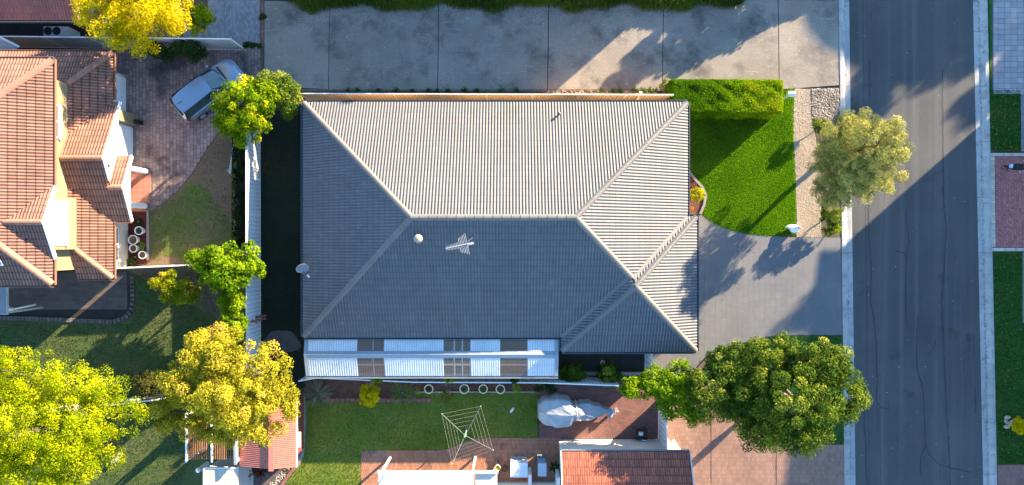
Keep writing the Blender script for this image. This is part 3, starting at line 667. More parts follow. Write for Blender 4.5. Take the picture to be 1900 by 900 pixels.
pb = sheet('pebble_bed', P_peb, -0.009, M_pebble); scatter('pebbles', P_peb, 1500, .03, .075, M_pebble, pb, -.006, 4)
sheet('street_tree_bed', gp([(1507, 222), (1530, 235), (1558, 205), (1561, 440), (1524, 440), (1521, 300)]), -0.012, mat('bed_leaf_litter', (0.07, 0.055, 0.035), (0.10, 0.085, 0.055), 3, .95, .4, 20, .6))
bd = sheet('front_garden_bed', gp([(1270, 312), (1276, 312), (1281, 322), (1292, 336), (1303, 348), (1309.5, 362), (1305.5, 380), (1299, 396), (1290, 401), (1270, 401)]), -0.003, M_bedmulch)
mb = MB(); arc = [(1275, 312), (1281, 322), (1292, 336), (1303, 348), (1309.5, 362), (1306, 380), (1299, 397)]
for (a, b) in zip(arc[:-1], arc[1:]): mb.bar((*g(*a), .03), (*g(*b), .03), .13, .09)
mb.build('bed_kerb', mat('bed_kerb_concrete', (0.25, 0.21, 0.20), (0.20, 0.17, 0.165), 2), bd)
P_dr = gp([(1200, 640), (1270, 640), (1270, 401), (1290, 401), (1300, 397), (1309, 404), (1325, 415), (1350, 426), (1385, 434), (1420, 437.6), (1478, 440.6), (1560, 440.6), (1563, 622), (1440, 622), (1360, 640), (1316, 655), (1300, 672), (1286, 690), (1240, 702), (1205, 702), (1200, 690)])
paving('stamped_driveway', P_dr, .40, .30, .0045, M_drive, M_drive_j, 0.0, math.pi / 2, .37, .32, piece='stamped_stone', limit=300, near=g(1440, 520))
mb = MB(); mb.prism(gp([(1318, 655), (1321, 658), (1287, 694), (1284, 691)]), -.05, .09); tag(mb.build('timber_edging', mat('dark_timber_edge', (0.10, 0.075, 0.06))), 'dark timber edging cutting diagonally between the grey driveway and the big green tree', 'edging')
P_vl = gp([(1440, 622.5), (1563, 622.5), (1567, 824), (1460, 824), (1400, 800), (1300, 700), (1320, 660), (1360, 642)]); P_vl = wob(P_vl, .03)
sheet('south_verge_lawn', P_vl, -0.007, M_lawn_v)
GV = leafmat('grass_verge', (0.020, 0.105, 0.010), (0.065, 0.165, 0.018), third=(0.20, 0.12, 0.04))
grass('south_verge_grass', P_vl, 500, .06, GV, -.006)
# south lots
paving('brown_driveway_pavers', gp([(1238, 704), (1285, 695), (1402, 802), (1458, 825), (1567, 825), (1571, 980), (1238, 980)]), .115, .23, .010, M_brown, M_brown_j, -.003, 0, .5)
mb = MB(); [mb.bar((*g(a, 690, 0), .006), (*g(a, 960, 0), .006), .02, .012) for a in (1320, 1441)]; mb.build('expansion_joint', M_brown_j, bpy.data.objects['brown_driveway_pavers'])
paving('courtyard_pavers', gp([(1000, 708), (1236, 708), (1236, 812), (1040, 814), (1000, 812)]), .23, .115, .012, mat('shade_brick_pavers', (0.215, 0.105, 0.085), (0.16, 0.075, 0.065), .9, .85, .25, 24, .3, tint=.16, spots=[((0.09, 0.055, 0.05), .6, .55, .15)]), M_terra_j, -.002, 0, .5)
P_pat = gp([(670, 836), (812, 836), (828, 834), (858, 822), (880, 814), (925, 812.5), (1040, 813), (1040, 980), (670, 980)])
paving('patio_pavers', P_pat, .115, .23, .012, M_terra, M_terra_j, -.001, 0, .5)
P_bl = gp([(566, 728), (998, 728), (998, 812), (925, 812), (880, 813.4), (858, 821.5), (828, 833.5), (812, 835.5), (669.5, 835.5), (669.5, 980), (500, 980), (530, 900), (552, 868), (562, 850)]); P_bl = wob(P_bl, .028)
sheet('back_lawn', P_bl, -0.010, M_lawn_b)
grass('back_grass', P_bl, 520, .05, leafmat('grass_back', (0.07, 0.145, 0.010), (0.17, 0.225, 0.022)), -.01)
sheet('back_garden_bed', gp([(566, 690), (1000, 700), (1000, 727.5), (566, 727.5)]), -0.012, M_bedmulch)
mb = MB(); mb.prism(gp([(770, 726), (1000, 726), (1000, 728.6), (770, 728.6)]), -.05, .06); tag(mb.build('timber_sleeper', M_edge), 'long thin pale timber sleeper edging the pot bed along the back lawn', 'edging')
mb = MB()
rb = thing('brick_garden_edge', 'low red brick edge of the bed beside the two cycads', 'edging', (*g(640, 742), 0))
for k in range(24):
    X, Y = g(608 + k * 9.4, 742.5 + random.uniform(-.8, .8))
    if 555 < 608 + k * 9.4 < 800: m_ = MB(); m_.box(X - .125, X + .125, Y - .10, Y + .10, -.04, .05 + random.uniform(-.01, .012)); m_.build('brick', M_redb, rb)
sheet('brick_bed_soil', gp([(566, 727.5), (770, 727.5), (770, 743), (566, 743)]), -0.008, M_bedmulch)
le = thing('curved_concrete_edge', 'curved pale concrete edging between the back lawn and the dark red shed', 'edging', (*g(562, 800), 0))
pe = [(564, 735), (565, 760), (564.5, 790), (563.5, 820), (561, 845), (553, 862), (542, 874), (532, 886), (522, 902), (512, 930)]
for i, (a, b) in enumerate(zip(pe[:-1], pe[1:])):
    m_ = MB(); m_.bar((*g(*a), .02), (*g(*b), .02), .17, .1); m_.build('edge_block', M_conc if i < 5 else M_redb, le)
scatter('edge_gravel', gp([(545, 830), (560, 830), (560, 850), (530, 885), (505, 905), (498, 900), (540, 858)]), 600, .03, .07, M_stone, le, -.01, 9)
# east verge
egp = thing
E_gp = sheet('grid_paving', gp([(1841, -60), (1960, -60), (1960, 166), (1841, 166)]), -.014, M_joint)
nx = 0
for j in range(-7, 17):
    for i in range(0, 8):
        X0, Y0 = g(1843.5 + (8.5 if i else 0) + (i - 1 if i else 0) * 11.9, j * 10.05 + 4)
        w_ = (.235 if i == 0 else .335); m_ = MB(); m_.cur = random.uniform(-1, 1); m_.box(X0, X0 + w_, Y0 - .28, Y0, -.05, random.uniform(-.002, .003)); m_.build('paver', M_gridp, E_gp)
sheet('east_verge_soil', gp([(1832, -60), (1843, -60), (1843, 166), (1836, 166)]), -.02, M_lawn_v)
grass('kerb_grass_strip', [(XRb(13) + .01, 15), (XRb(13) + .09, 15), (XRb(8) + .12, 8.4), (XRb(8) + .01, 8.4)], 900, .06, GV, -.01)
P_e1 = gp([(1833, 166.5), (1893, 166.5), (1894, 281), (1835.5, 281)]); P_e1 = wob(P_e1, .03)
sheet('east_lawn_north', P_e1, -.010, M_lawn_v); grass('east_grass_north', P_e1, 800, .07, GV, -.01)
sheet('footpath_north', gp([(1894, 166.5), (1960, 166.5), (1960, 281), (1895, 281)]), -.006, mat('footpath_concrete', (0.15, 0.15, 0.155), (0.19, 0.19, 0.195), .8, .9, .15, 25))
# herringbone pad
P_h = gp([(1846, 290), (1990, 290), (1990, 459), (1848, 459)]); hb = sheet('herringbone_pad', gp([(1838, 283), (1990, 283), (1990, 467), (1841, 467)]), -.012, M_herr_j)
hm = MB(); bw, bl = .10, .20; c45 = math.cos(math.pi / 4); cx0, cy0 = g(1868, 375); Pq = P_h if area2(P_h) > 0 else P_h[::-1]
for i in range(-40, 40):
    for j in range(-30, 30):
        for k in range(2):
            ox = i * bw + j * bl * 1.0; oy = i * bw - j * bl * 1.0
            r_ = (ox, oy, ox + bl, oy + bw) if k == 0 else (ox, oy + bw, ox + bw, oy + bw + bl)
            gpw = .013; q = [(r_[0] + gpw, r_[1] + gpw), (r_[2] - gpw, r_[1] + gpw), (r_[2] - gpw, r_[3] - gpw), (r_[0] + gpw, r_[3] - gpw)]
            q = [((x - y) * c45 + cx0, (x + y) * c45 + cy0) for x, y in q]
            if not any(inside(x, y, P_h) for x, y in q): continue
            pc = clip_convex(q, Pq)
            if len(pc) > 2 and abs(area2(pc)) > .004: hm.cur = random.uniform(-1, 1); hm.prism(pc, -.04, random.uniform(-.001, .002))
hm.build('bricks', M_herr, hb, kind='stuff')
for (x0, y0, x1, y1, vert) in ((1838.6, 284, 1990, 289.3, False), (1841, 460, 1990, 466, False), (1838.6, 290, 1845.4, 459.6, True)):
    n = int(((y1 - y0) if vert else (x1 - x0)) / 3.75)
    for k in range(n):
        if vert: sh = (y0 + k * 3.75 - 290) / 169 * 2; q = gp([(x0 + sh, y0 + k * 3.75 + .2), (x1 + sh, y0 + k * 3.75 + .2), (x1 + sh, y0 + k * 3.75 + 3.5), (x0 + sh, y0 + k * 3.75 + 3.5)])
        else: q = gp([(x0 + k * 3.75 + .2, y0), (x0 + k * 3.75 + 3.5, y0), (x0 + k * 3.75 + 3.5, y1), (x0 + k * 3.75 + .2, y1)])
        m_ = MB(); m_.cur = random.uniform(-1, 1); m_.prism(q, -.04, random.uniform(0, .004)); m_.build('brick', M_cream_b, hb)
P_e2 = gp([(1841, 467.5), (1897, 467.5), (1897, 600), (1990, 600), (1990, 862), (1850, 862)])
sheet('east_lawn_south', P_e2, -.010, M_lawn_v); grass('east_grass_south', P_e2, 700, .07, GV, -.01)
sheet('footpath_south', gp([(1897.5, 467.5), (1990, 467.5), (1990, 599), (1897.5, 599)]), -.006, MATS['footpath_concrete'])
paving('east_brown_pavers', gp([(1851, 862.5), (1990, 862.5), (1990, 980), (1854, 980)]), .115, .23, .01, mat('brown_red_pavers', (0.25, 0.13, 0.11), (0.20, 0.10, 0.085), .8, .85, .2, 26, .3, tint=.15), M_brown_j, -.003, 0, .5)
sheet('far_verge', gp([(1961, -60), (2300, -60), (2300, 980), (1991, 980), (1991, 281), (1961, 281)]), -.03, M_lawn_v)

# dry leaves gathered along the edges and oil drips on the concrete
litter_m = mat('dry_leaf_litter', (0.16, 0.09, 0.04), (0.09, 0.05, 0.03), 8, rough=.9)
def edge_litter(name, a, b, n, w, seed, z=.006):
    rg = np.random.default_rng(seed); t = rg.random(n); off = np.abs(rg.normal(0, abs(w), n)) * (1 if w > 0 else -1); (x0, y0), (x1, y1) = a, b; L = math.hypot(x1 - x0, y1 - y0); nx, ny = -(y1 - y0) / L, (x1 - x0) / L
    C = np.stack([x0 + (x1 - x0) * t + nx * off, y0 + (y1 - y0) * t + ny * off, np.full(n, z + .006)], 1); V = leaves_arrays(C, np.array([0, 0, 1.]) + rg.normal(0, .3, (n, 3)), .06, .6, rg); V[:, 2] = np.maximum(V[:, 2], z); mk(name, V, np.arange(4 * n).reshape(-1, 4), rg.uniform(-1, 1, n), litter_m, None, kind='stuff')
edge_litter('concrete_leaf_litter', g(1240, 166), g(560, 166), 700, .10, 21); edge_litter('border_leaf_litter', g(500, 16), g(1360, 18), 900, -.30, 22)
edge_litter('gutter_litter_west', (XLr(-14) - .22, -14), (XLr(14) - .22, 14), 500, .10, 23, -.086); edge_litter('gutter_litter_east', (XRr(14) + .22, 14), (XRr(-14) + .22, -14), 700, .10, 24, -.086)
# ------------------------------------------------------------------ main house
T = math.tan(math.radians(23.5)); MP = 26.5
mh = thing('main_house', 'large single storey house with a dark grey hipped tile roof between fences and driveway', 'house', (-0.8, 1.0, 0))
S_top = Slope([(-10.54, 7.08), (-4.61, 1.155), (2.93, 1.155), (8.86, 7.08)], (0, 1), 7.08, 2.5, MP)
S_left = Slope([(-10.54, 7.08), (-10.54, -4.77), (-4.61, 1.155)], (-1, 0), 10.54, 2.5, MP)
S_right = Slope([(8.86, 7.08), (2.93, 1.155), (5.82, -1.73), (8.86, 1.31)], (1, 0), 8.86, 2.5, MP)
S_bot = Slope([(-10.54, -4.77), (2.51, -4.77), (5.69, -1.60), (2.93, 1.155), (-4.61, 1.155)], (0, -1), 4.77, 2.5, MP)
W_top = Slope([(8.86, 1.31), (9.32, 1.31), (5.92, -2.095), (5.82, -1.73)], (0, 1), 1.31, 2.5, MP)
W_left = Slope([(2.51, -4.77), (2.51, -5.50), (5.92, -2.095), (5.69, -1.60)], (-1, 0), -2.51, 2.5, MP)
W_right = Slope([(9.32, 1.31), (5.92, -2.095), (9.32, -5.50)], (1, 0), 9.32, 2.5, MP)
W_bot = Slope([(2.51, -5.50), (9.32, -5.50), (5.92, -2.095)], (0, -1), 5.50, 2.5, MP)
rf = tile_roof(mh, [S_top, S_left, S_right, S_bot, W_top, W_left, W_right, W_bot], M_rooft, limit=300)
def pz(S, x, y): return (x, y, S.z(x, y))
caps(rf, pz(S_top, -4.61, 1.155), pz(S_top, 2.93, 1.155), M_roofcap, lift=.035, w=.30)
for a, b in (((-10.5, 7.04), (-4.61, 1.155)), ((8.82, 7.04), (2.93, 1.155))): caps(rf, pz(S_top, *a), pz(S_top, *b), M_roofcap, lift=.035, w=.30)
caps(rf, pz(S_bot, -10.5, -4.73), pz(S_bot, -4.61, 1.155), M_roofcap, lift=.035, w=.30)
caps(rf, pz(S_right, 5.74, -1.66), pz(S_right, 2.93, 1.155), M_roofcap, lift=.035, w=.30)
caps(rf, pz(W_right, 9.28, 1.27), pz(W_right, 5.92, -2.095), M_roofcap, lift=.035, w=.30)
caps(rf, pz(W_right, 9.28, -5.46), pz(W_right, 5.92, -2.095), M_roofcap, lift=.035, w=.30)
caps(rf, pz(W_bot, 2.55, -5.46), pz(W_bot, 5.92, -2.095), M_roofcap, lift=.035, w=.30)
m_ = MB()
for (a, b, S) in (((8.86, 1.31), (5.82, -1.73), S_right), ((2.51, -4.77), (5.69, -1.60), S_bot)):
    A, B = Vector(pz(S, *a)), Vector(pz(S, *b)); m_.bar(A + Vector((0, 0, .055)), B + Vector((0, 0, .055)), .20, .02)
m_.build('valley_flashing', M_roofcap, rf)
ev = 2.5
for a, b, o in (((-10.54, 7.08), (8.86, 7.08), (0, 1)), ((-10.54, -4.77), (-10.54, 7.08), (-1, 0)), ((8.86, 1.31), (8.86, 7.08), (1, 0)), ((8.99, 1.31), (9.32, 1.31), (0, 1)), ((9.32, -5.50), (9.32, 1.31), (1, 0)), ((2.51, -5.50), (9.32, -5.50), (0, -1)), ((2.51, -5.50), (2.51, -4.90), (-1, 0)), ((-10.54, -4.77), (2.38, -4.77), (0, -1))):
    gutter(mh, (*a, ev + .02), (*b, ev + .02), o, M_gutter, w=.13)
mbw = MB(); mbw.box(-10.06, 8.38, -4.30, 6.60, -.05, 2.46); mbw.build('wall', mat('pale_house_brick', (0.68, 0.58, 0.44), (0.62, 0.52, 0.40), 3, .85, .1, 25, .3), mh)
mbw = MB(); mbw.box(3.0, 8.84, -5.02, -4.303, -.05, 2.46); mbw.box(8.383, 8.84, -4.3, .83, -.05, 2.46); mbw.build('garage_wall', M_creamw, mh)
sf = MB(); sf.prism([(-10.52, -4.75), (8.84, -4.75), (8.84, 7.06), (-10.52, 7.06)], 2.40, 2.415, True); sf.build('soffit', M_white, mh)
sf = MB(); sf.prism([(2.53, -5.48), (9.30, -5.48), (9.30, 1.29), (8.845, 1.29), (8.845, -4.755), (2.53, -4.755)], 2.40, 2.415, True); sf.build('soffit', M_white, mh)
gd = MB()
for k in range(5): gd.box(8.845, 8.885, -4.4, .4, .02 + k * .42, .42 + k * .42)
gd.build('garage_door', M_white, mh)
window(mh, (8.383, 3.2), (8.383, 5.2), .7, 2.1, (1, 0)); window(mh, (4.0, 6.603), (2.2, 6.603), .9, 2.1, (0, 1)); window(mh, (-3.0, 6.603), (-4.8, 6.603), .9, 2.1, (0, 1))
window(mh, (-10.063, 3.4), (-10.063, 1.6), .9, 2.1, (-1, 0)); window(mh, (-10.063, -1.4), (-10.063, -3.2), .9, 2.1, (-1, 0)); window(mh, (-6.5, -4.303), (-3.5, -4.303), .05, 2.1, (0, -1), 3)
fd = MB(); fd.box(8.385, 8.43, 1.5, 2.5, .05, 2.1); f_ = fd.build('front_door', M_wood, mh); hn = MB(); hn.ball((8.46, 1.62, 1.05), .035, 4); hn.build('handle', M_metal, f_)
# vent cowl, flue, aerial and dish on the roof
def on(S, px, py, h=0.0):
    x, y = g(px, py, 4)
    for _ in range(6): x, y = g(px, py, S.z(x, y))
    return Vector((x, y, S.z(x, y) + h))
p = on(S_bot, 778, 443); vt = thing('roof_vent', 'pale round capped vent standing on the dark roof slope near the ridge', 'vent', p)
m_ = MB(); m_.lathe(p, [(.11, -.15), (.11, .22), (.14, .23), (.14, .27), (.10, .30), (.10, .33), (0.001, .33)], 18); m_.build('pipe', M_metal, vt, True)
m_ = MB(); m_.lathe(p + Vector((0, 0, .36)), [(.001, -.02), (.20, -.02), (.21, .0), (.17, .06), (.09, .10), (.001, .115)], 22); m_.build('cowl', mat('cream_cowl', (0.27, 0.24, 0.20), rough=.5), vt, True)
m_ = MB(); m_.lathe(p, [(.26, -.16), (.24, -.02), (.16, .03), (.115, .05)], 18); m_.build('flashing', M_gutter, vt, True)
p = on(S_top, 1037, 213); fl = thing('flue_pipe', 'thin dark flue pipe on the sunlit upper roof slope casting a short slanting shadow', 'flue', p)
m_ = MB(); m_.tube([p - Vector((0, 0, .2)), p + Vector((0, 0, .30))], .045, 10); m_.build('pipe', M_gutter, fl)
m_ = MB(); m_.lathe(p + Vector((0, 0, .31)), [(.001, .06), (.05, .05), (.085, .0), (.08, -.01), (.001, -.01)], 12); m_.build('cap', M_roofcap, fl, True)
p = on(S_bot, 868, 462); an = thing('tv_aerial', 'pale metal television aerial with many short rods above the dark roof', 'aerial', p)
zt = p.z + .95; P0 = Vector((*g(868, 452, zt), zt)); P1 = Vector((*g(827, 461, zt), zt))
m_ = MB(); m_.tube([p - Vector((0, 0, .15)), (P0.x, P0.y, zt + .12)], .022, 8); m_.build('mast', M_alu, an)
m_ = MB(); m_.bar(P0, P1, .035, .035); m_.build('boom', M_alu, an)
d_ = (P1 - P0); Lb = d_.length; d_.normalize(); r_ = Vector((-d_.y, d_.x, 0)); tl = Vector((-.10, .02, 0))
for k in range(15):
    f = k / 14; q = P0 + d_ * (Lb * (.03 + .95 * f)); ln = .50 - .035 * k * 1.0 if k < 6 else .15 - .006 * (k - 6)
    m_ = MB(); m_.tube([q - r_ * ln + d_ * (.0), q + r_ * ln], .0075 if k < 6 else .0065, 5); m_.build('rod', M_alu, an)
m_ = MB(); m_.bar(P0 + Vector((.02, -.02, -.04)), P0 + Vector((.26, .03, -.04)), .10, .07); m_.bar(P0 + Vector((.0, .1, .02)), P0 + Vector((.22, .26, .05)), .02, .02); m_.build('bracket', M_alu, an)
p = Vector((*g(565, 503, 2.75), 2.75)); ds = thing('satellite_dish', 'blue grey satellite dish on the left gutter of the dark roof', 'dish', p)
ax = Vector((.35, -.62, .55)).normalized(); q = ax.to_track_quat('Z', 'Y').to_matrix().to_4x4(); c0 = Vector((*g(561, 496, 3.1), 3.1))
m_ = MB(); m_.lathe((0, 0, 0), [(.001, 0), (.12, .012), (.22, .04), (.31, .085), (.325, .085), (.32, .07), (.23, .025), (.12, -.006), (.001, -.018)], 24); m_.v = [tuple(Matrix.Translation(c0) @ q @ Vector(v)) for v in m_.v]; m_.build('reflector', mat('dish_grey', (0.20, 0.225, 0.25), rough=.5), ds, True)
lnb = Vector((*g(571, 511, 3.05), 3.05)); m_ = MB(); m_.tube([c0 - ax * .02 + Vector((0, -.25, -.12)), lnb], .014, 6); m_.build('feed_arm', M_gutter, ds)
m_ = MB(); m_.ball(lnb, .045, 6); m_.ball(lnb + Vector((.05, -.06, 0)), .05, 6); m_.build('receiver', M_potw, ds, True)
m_ = MB(); m_.tube([(p.x + .12, p.y + .2, 2.4), (c0.x, c0.y, c0.z - .05)], .025, 8); m_.build('mount', M_gutter, ds)
# ------------------------------------------------------------------ patio roof along the south side
pr = thing('patio_roof', 'low patio roof of white and see through corrugated sheets against the dark house', 'patio roof', (*g(800, 665), 0))
Yr, Yu, Yl = -5.66, -4.91, -6.81; zr, zu, zl = 2.55, 2.43, 2.20
M_clear = mat('smoky_clear_sheet', (0.19, 0.125, 0.09), rough=.25, fine=.05, fscale=20, alpha=.62, spec=.6); M_clear2 = mat('clear_sheet', (0.27, 0.21, 0.17), rough=.2, fine=.05, fscale=20, alpha=.45, spec=.6)
xs = [567, 660, 710, 822, 872, 928, 979, 1034]
def corr(x0, x1, ya, za, yb, zb, m, name):
    mb_ = MB(); n = max(4, int((x1 - x0) / .115)); w = (x1 - x0) / n; px_ = None
    for i in range(n):
        for (u, h) in ((0, 0), (.30, .0), (.42, .013), (.72, .013), (.84, 0)):
            x = x0 + (i + u) * w; q = ((x, ya, za + h), (x, yb, zb + h))
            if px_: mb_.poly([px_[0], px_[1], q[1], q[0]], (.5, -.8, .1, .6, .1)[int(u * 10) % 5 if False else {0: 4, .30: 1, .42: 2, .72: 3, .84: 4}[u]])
            px_ = q
    q = ((x1, ya, za), (x1, yb, zb)); mb_.poly([px_[0], px_[1], q[1], q[0]]); return mb_.build(name, m, pr)
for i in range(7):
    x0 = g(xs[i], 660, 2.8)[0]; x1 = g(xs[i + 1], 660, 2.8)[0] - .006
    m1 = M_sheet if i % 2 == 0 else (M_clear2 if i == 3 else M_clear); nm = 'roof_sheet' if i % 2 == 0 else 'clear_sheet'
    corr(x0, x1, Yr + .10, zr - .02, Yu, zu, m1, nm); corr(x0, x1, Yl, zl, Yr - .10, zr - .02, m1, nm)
XA = g(561, 660, 2.8)[0]; XB = g(1037, 660, 2.8)[0]
m_ = MB(); m_.poly([(XA, Yr + .18, zr - .02), (XA, Yr, zr + .05), (XB, Yr, zr + .05), (XB, Yr + .18, zr - .02)][::-1]); m_.poly([(XA, Yr, zr + .05), (XA, Yr - .18, zr - .02), (XB, Yr - .18, zr - .02), (XB, Yr, zr + .05)][::-1]); m_.build('ridge_flashing', M_flash, pr)
for X, s_ in ((XA, 1), (XB, -1)):
    m_ = MB()
    for (ya, za, yb, zb) in ((Yr, zr, Yu, zu), (Yl, zl, Yr, zr)):
        x0, x1 = sorted((X, X + s_ * .17)); m_.faces([(x0, ya, za + .055), (x1, ya, za + .04), (x1, yb, zb + .04), (x0, yb, zb + .055), (x0, ya, za - .15), (x0, yb, zb - .15), (x1, ya, za - .15), (x1, yb, zb - .15)], [(0,1,2,3),(0,3,5,4),(1,6,7,2),(0,4,6,1),(3,2,7,5)])
    m_.build('barge_flashing', M_flash, pr)
gutter(pr, (XB, Yl, zl + .01), (XA, Yl, zl + .01), (0, -1), M_flash, w=.12)
for yb_, zb_ in ((Yl + .05, zl - .09), (Yl + .62, zl + .16), (Yr, zr - .12), (Yu + .02, zu - .08)):
    m_ = MB(); m_.box(XA + .1, XB - .1, yb_ - .04, yb_ + .04, zb_ - .07, zb_ + .03); m_.build('beam', mat('patio_beam', (0.42, 0.34, 0.27)), pr)
for px_ in (842, 857, 905, 690):
    x = g(px_, 660, 2.7)[0]; m_ = MB(); m_.faces([(x - .03, Yl, zl - .03), (x + .03, Yl, zl - .03), (x + .03, Yr, zr - .08), (x - .03, Yr, zr - .08), (x - .03, Yu, zu - .03), (x + .03, Yu, zu - .03)], [(0, 1, 2, 3), (3, 2, 5, 4)]); m_.build('rafter', M_white, pr)
for px_ in (570, 720, 870, 1030):
    x = g(px_, 660, 2.6)[0]; m_ = MB(); m_.box(x - .045, x + .045, Yl + .02, Yl + .11, -.05, zl - .16); m_.build('post', M_white, pr)
sheet('patio_slab', [(XA, -4.3), (XB, -4.3), (XB, Yl + .1), (XA, Yl + .1)], .01, mat('patio_tile', (0.30, 0.21, 0.16), (0.25, 0.18, 0.14), 1), th=.06)
m_ = MB(); m_.box(-4.0, -2.0, -6.2, -5.3, .70, .74); tb = thing('outdoor_table', 'outdoor table under the see through patio roof sheets', 'table', (-3, -5.75, 0)); m_.build('table_top', M_wood, tb)
for a, b in ((-3.9, -6.1), (-2.1, -6.1), (-3.9, -5.4), (-2.1, -5.4)): m_ = MB(); m_.box(a - .04, a + .04, b - .04, b + .04, .01, .70); m_.build('leg', M_wood, tb)
# ------------------------------------------------------------------ left two storey house
lh = thing('left_house', 'cream two storey house with orange terracotta tile roofs at the left edge', 'house', (-24, 3, 0))
E2 = 5.3; XE = -21.15; YT2, YB2 = 8.44, -1.95; YM = (YT2 + YB2) / 2; hw_ = (YT2 - YB2) / 2; XR = XE - hw_
U_right = Slope([(XE, YT2), (XR, YM), (XE, YB2)], (1, 0), XE, E2)
U_top = Slope([(XE, YT2), (XR, YM), (-36, YM), (-36, YT2)], (0, 1), YT2, E2)
U_bot = Slope([(XE, YB2), (XR, YM), (-36, YM), (-36, YB2)], (0, -1), -YB2, E2)
gy, ghw = 0.92, 1.66
GX = XE + .06
G_up = Slope([(GX, gy + ghw), (GX, gy), (XE - ghw, gy), (XE, gy + ghw)], (0, 1), gy + ghw, E2)
G_dn = Slope([(GX, gy - ghw), (GX, gy), (XE - ghw, gy), (XE, gy - ghw)], (0, -1), -(gy - ghw), E2)
# right slope split round the gablet so nothing overlaps
U_r1 = Slope([(XE, YT2), (XR, YM), (XE - ghw - .0, gy), (XE, gy + ghw)], (1, 0), XE, E2)
U_r2 = Slope([(XE, gy - ghw), (XE - ghw, gy), (XR, YM), (XE, YB2)], (1, 0), XE, E2)
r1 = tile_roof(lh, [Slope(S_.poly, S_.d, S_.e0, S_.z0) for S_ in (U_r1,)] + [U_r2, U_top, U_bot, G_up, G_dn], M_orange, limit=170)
cz = lambda S, x, y: (x, y, S.z(x, y))
caps(r1, cz(U_top, XE - .03, YT2 - .03), cz(U_top, XR, YM), M_orangecap, w=.34, L=.44, lift=.05)
caps(r1, cz(U_bot, XE - .03, YB2 + .03), cz(U_bot, XR, YM), M_orangecap, w=.34, L=.44, lift=.05)
caps(r1, cz(U_top, XR, YM), cz(U_top, -36, YM), M_orangecap, w=.34, L=.44, lift=.05)
caps(r1, cz(G_up, GX, gy), cz(G_up, XE - ghw, gy), M_orangecap, w=.28, L=.44, lift=.04)
for a, b, o in (((XE, gy + ghw), (XE, YT2), (1, 0)), ((XE, YB2), (XE, gy - ghw), (1, 0)), ((-36, YT2), (XE, YT2), (0, 1)), ((-36, YB2), (XE, YB2), (0, -1))):
    gutter(lh, (*a, E2 + .02), (*b, E2 + .02), o, mat('brown_gutter', (0.22, 0.10, 0.065), rough=.5), w=.12)
m_ = MB()
for s_ in (1, -1): m_.bar((GX + .015, gy + s_ * (ghw + .02), E2 - .06), (GX + .015, gy, E2 + ghw * T - .05), .05, .20)
m_.build('barge_board', M_white, lh)
WX = -21.85
m_ = MB(); m_.box(-36, WX, -1.35, 7.80, -.05, E2 + .02); m_.build('wall', M_cream, lh)
sf = MB(); sf.prism([(-36, -1.93), (XE - .02, -1.93), (XE - .02, 8.42), (-36, 8.42)], E2 - .06, E2 - .045, True); sf.build('soffit', M_white, lh)
m_ = MB(); m_.box(WX + .002, WX + .42, gy - 1.25, gy + 1.25, 3.35, E2 - .07); m_.build('bay_wall', M_cream, lh)
m_ = MB(); m_.faces([(WX + .43, gy - 1.3, E2 - .06), (WX + .43, gy + 1.3, E2 - .06), (WX + .43, gy, E2 + 1.3 * T - .02)], [(0, 1, 2)]); m_.build('gable_wall', M_white, lh)
window(lh, (WX + .423, gy - 1.05), (WX + .423, gy + 1.05), 4.15, 5.1, (1, 0), 3, glass_m=M_blind)
window(lh, (WX + .003, 5.0), (WX + .003, 6.6), 4.0, 5.0, (1, 0), 2)
# lower roofs
e1 = 2.6
L_top = Slope([(-36, 9.6), (-20.1, 9.6), (-21.86, 7.84), (-36, 7.84)], (0, 1), 9.6, e1)
L_ru = Slope([(-20.1, 9.6), (-20.1, 7.07), (-21.86, 5.31), (-21.86, 7.84)], (1, 0), -20.1, e1)
GXa, GXb = -19.78, -19.2; gr, gt = 4.08, 7.07; zg = e1 + (gt - gr) * T; ge = gr - (zg - e1) / T
B_top = Slope([(GXa, gt), (-20.1, gt), (-21.86, 5.31), (-21.86, gr), (GXa, gr)], (0, 1), gt, e1)
B_bot = Slope([(GXa, gr), (-21.86, gr), (-21.86, ge + 1.76), (-20.1, ge), (GXa, ge)], (0, -1), -ge, e1)
pgr = 2.72; pt_ = pgr + (pgr - ge)
P_bot = Slope([(GXb, pgr), (GXa, pgr), (GXa, ge), (GXb, ge)], (0, -1), -ge, e1)
P_top = Slope([(GXb, pt_), (-20.2, pt_), (-20.2, pgr), (GXb, pgr)], (0, 1), pt_, e1)
L_rl = Slope([(-20.1, ge), (-20.1, -1.82), (-21.86, -.06), (-21.86, ge + 1.76)], (1, 0), -20.1, e1)
L_bot = Slope([(-20.1, -1.82), (-21.86, -.06), (-21.86, -1.82)], (0, -1), 1.82, e1)
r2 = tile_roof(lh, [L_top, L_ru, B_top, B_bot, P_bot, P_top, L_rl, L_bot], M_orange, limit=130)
caps(r2, cz(L_top, -20.13, 9.57), cz(L_top, -21.86, 7.84), M_orangecap, w=.30, L=.44, lift=.04)
caps(r2, cz(L_bot, -20.13, -1.79), cz(L_bot, -21.86, -.06), M_orangecap, w=.30, L=.44, lift=.04)
caps(r2, cz(B_top, GXa, gr), cz(B_top, -21.86, gr), M_orangecap, w=.30, L=.44, lift=.04)
caps(r2, cz(P_bot, GXb, pgr), cz(P_bot, -19.9, pgr), M_orangecap, w=.30, L=.44, lift=.04)
m_ = MB()
m_.bar((GXa + .02, gt + .02, e1 - .05), (GXa + .02, gr, zg - .04), .05, .18); m_.bar((GXa + .02, pgr + .35, e1 + (pgr + .35 - ge) * T - .04), (GXa + .02, gr, zg - .04), .05, .18)
m_.build('barge_board', M_white, lh)
m_ = MB()
zp = e1 + (pgr - ge) * T
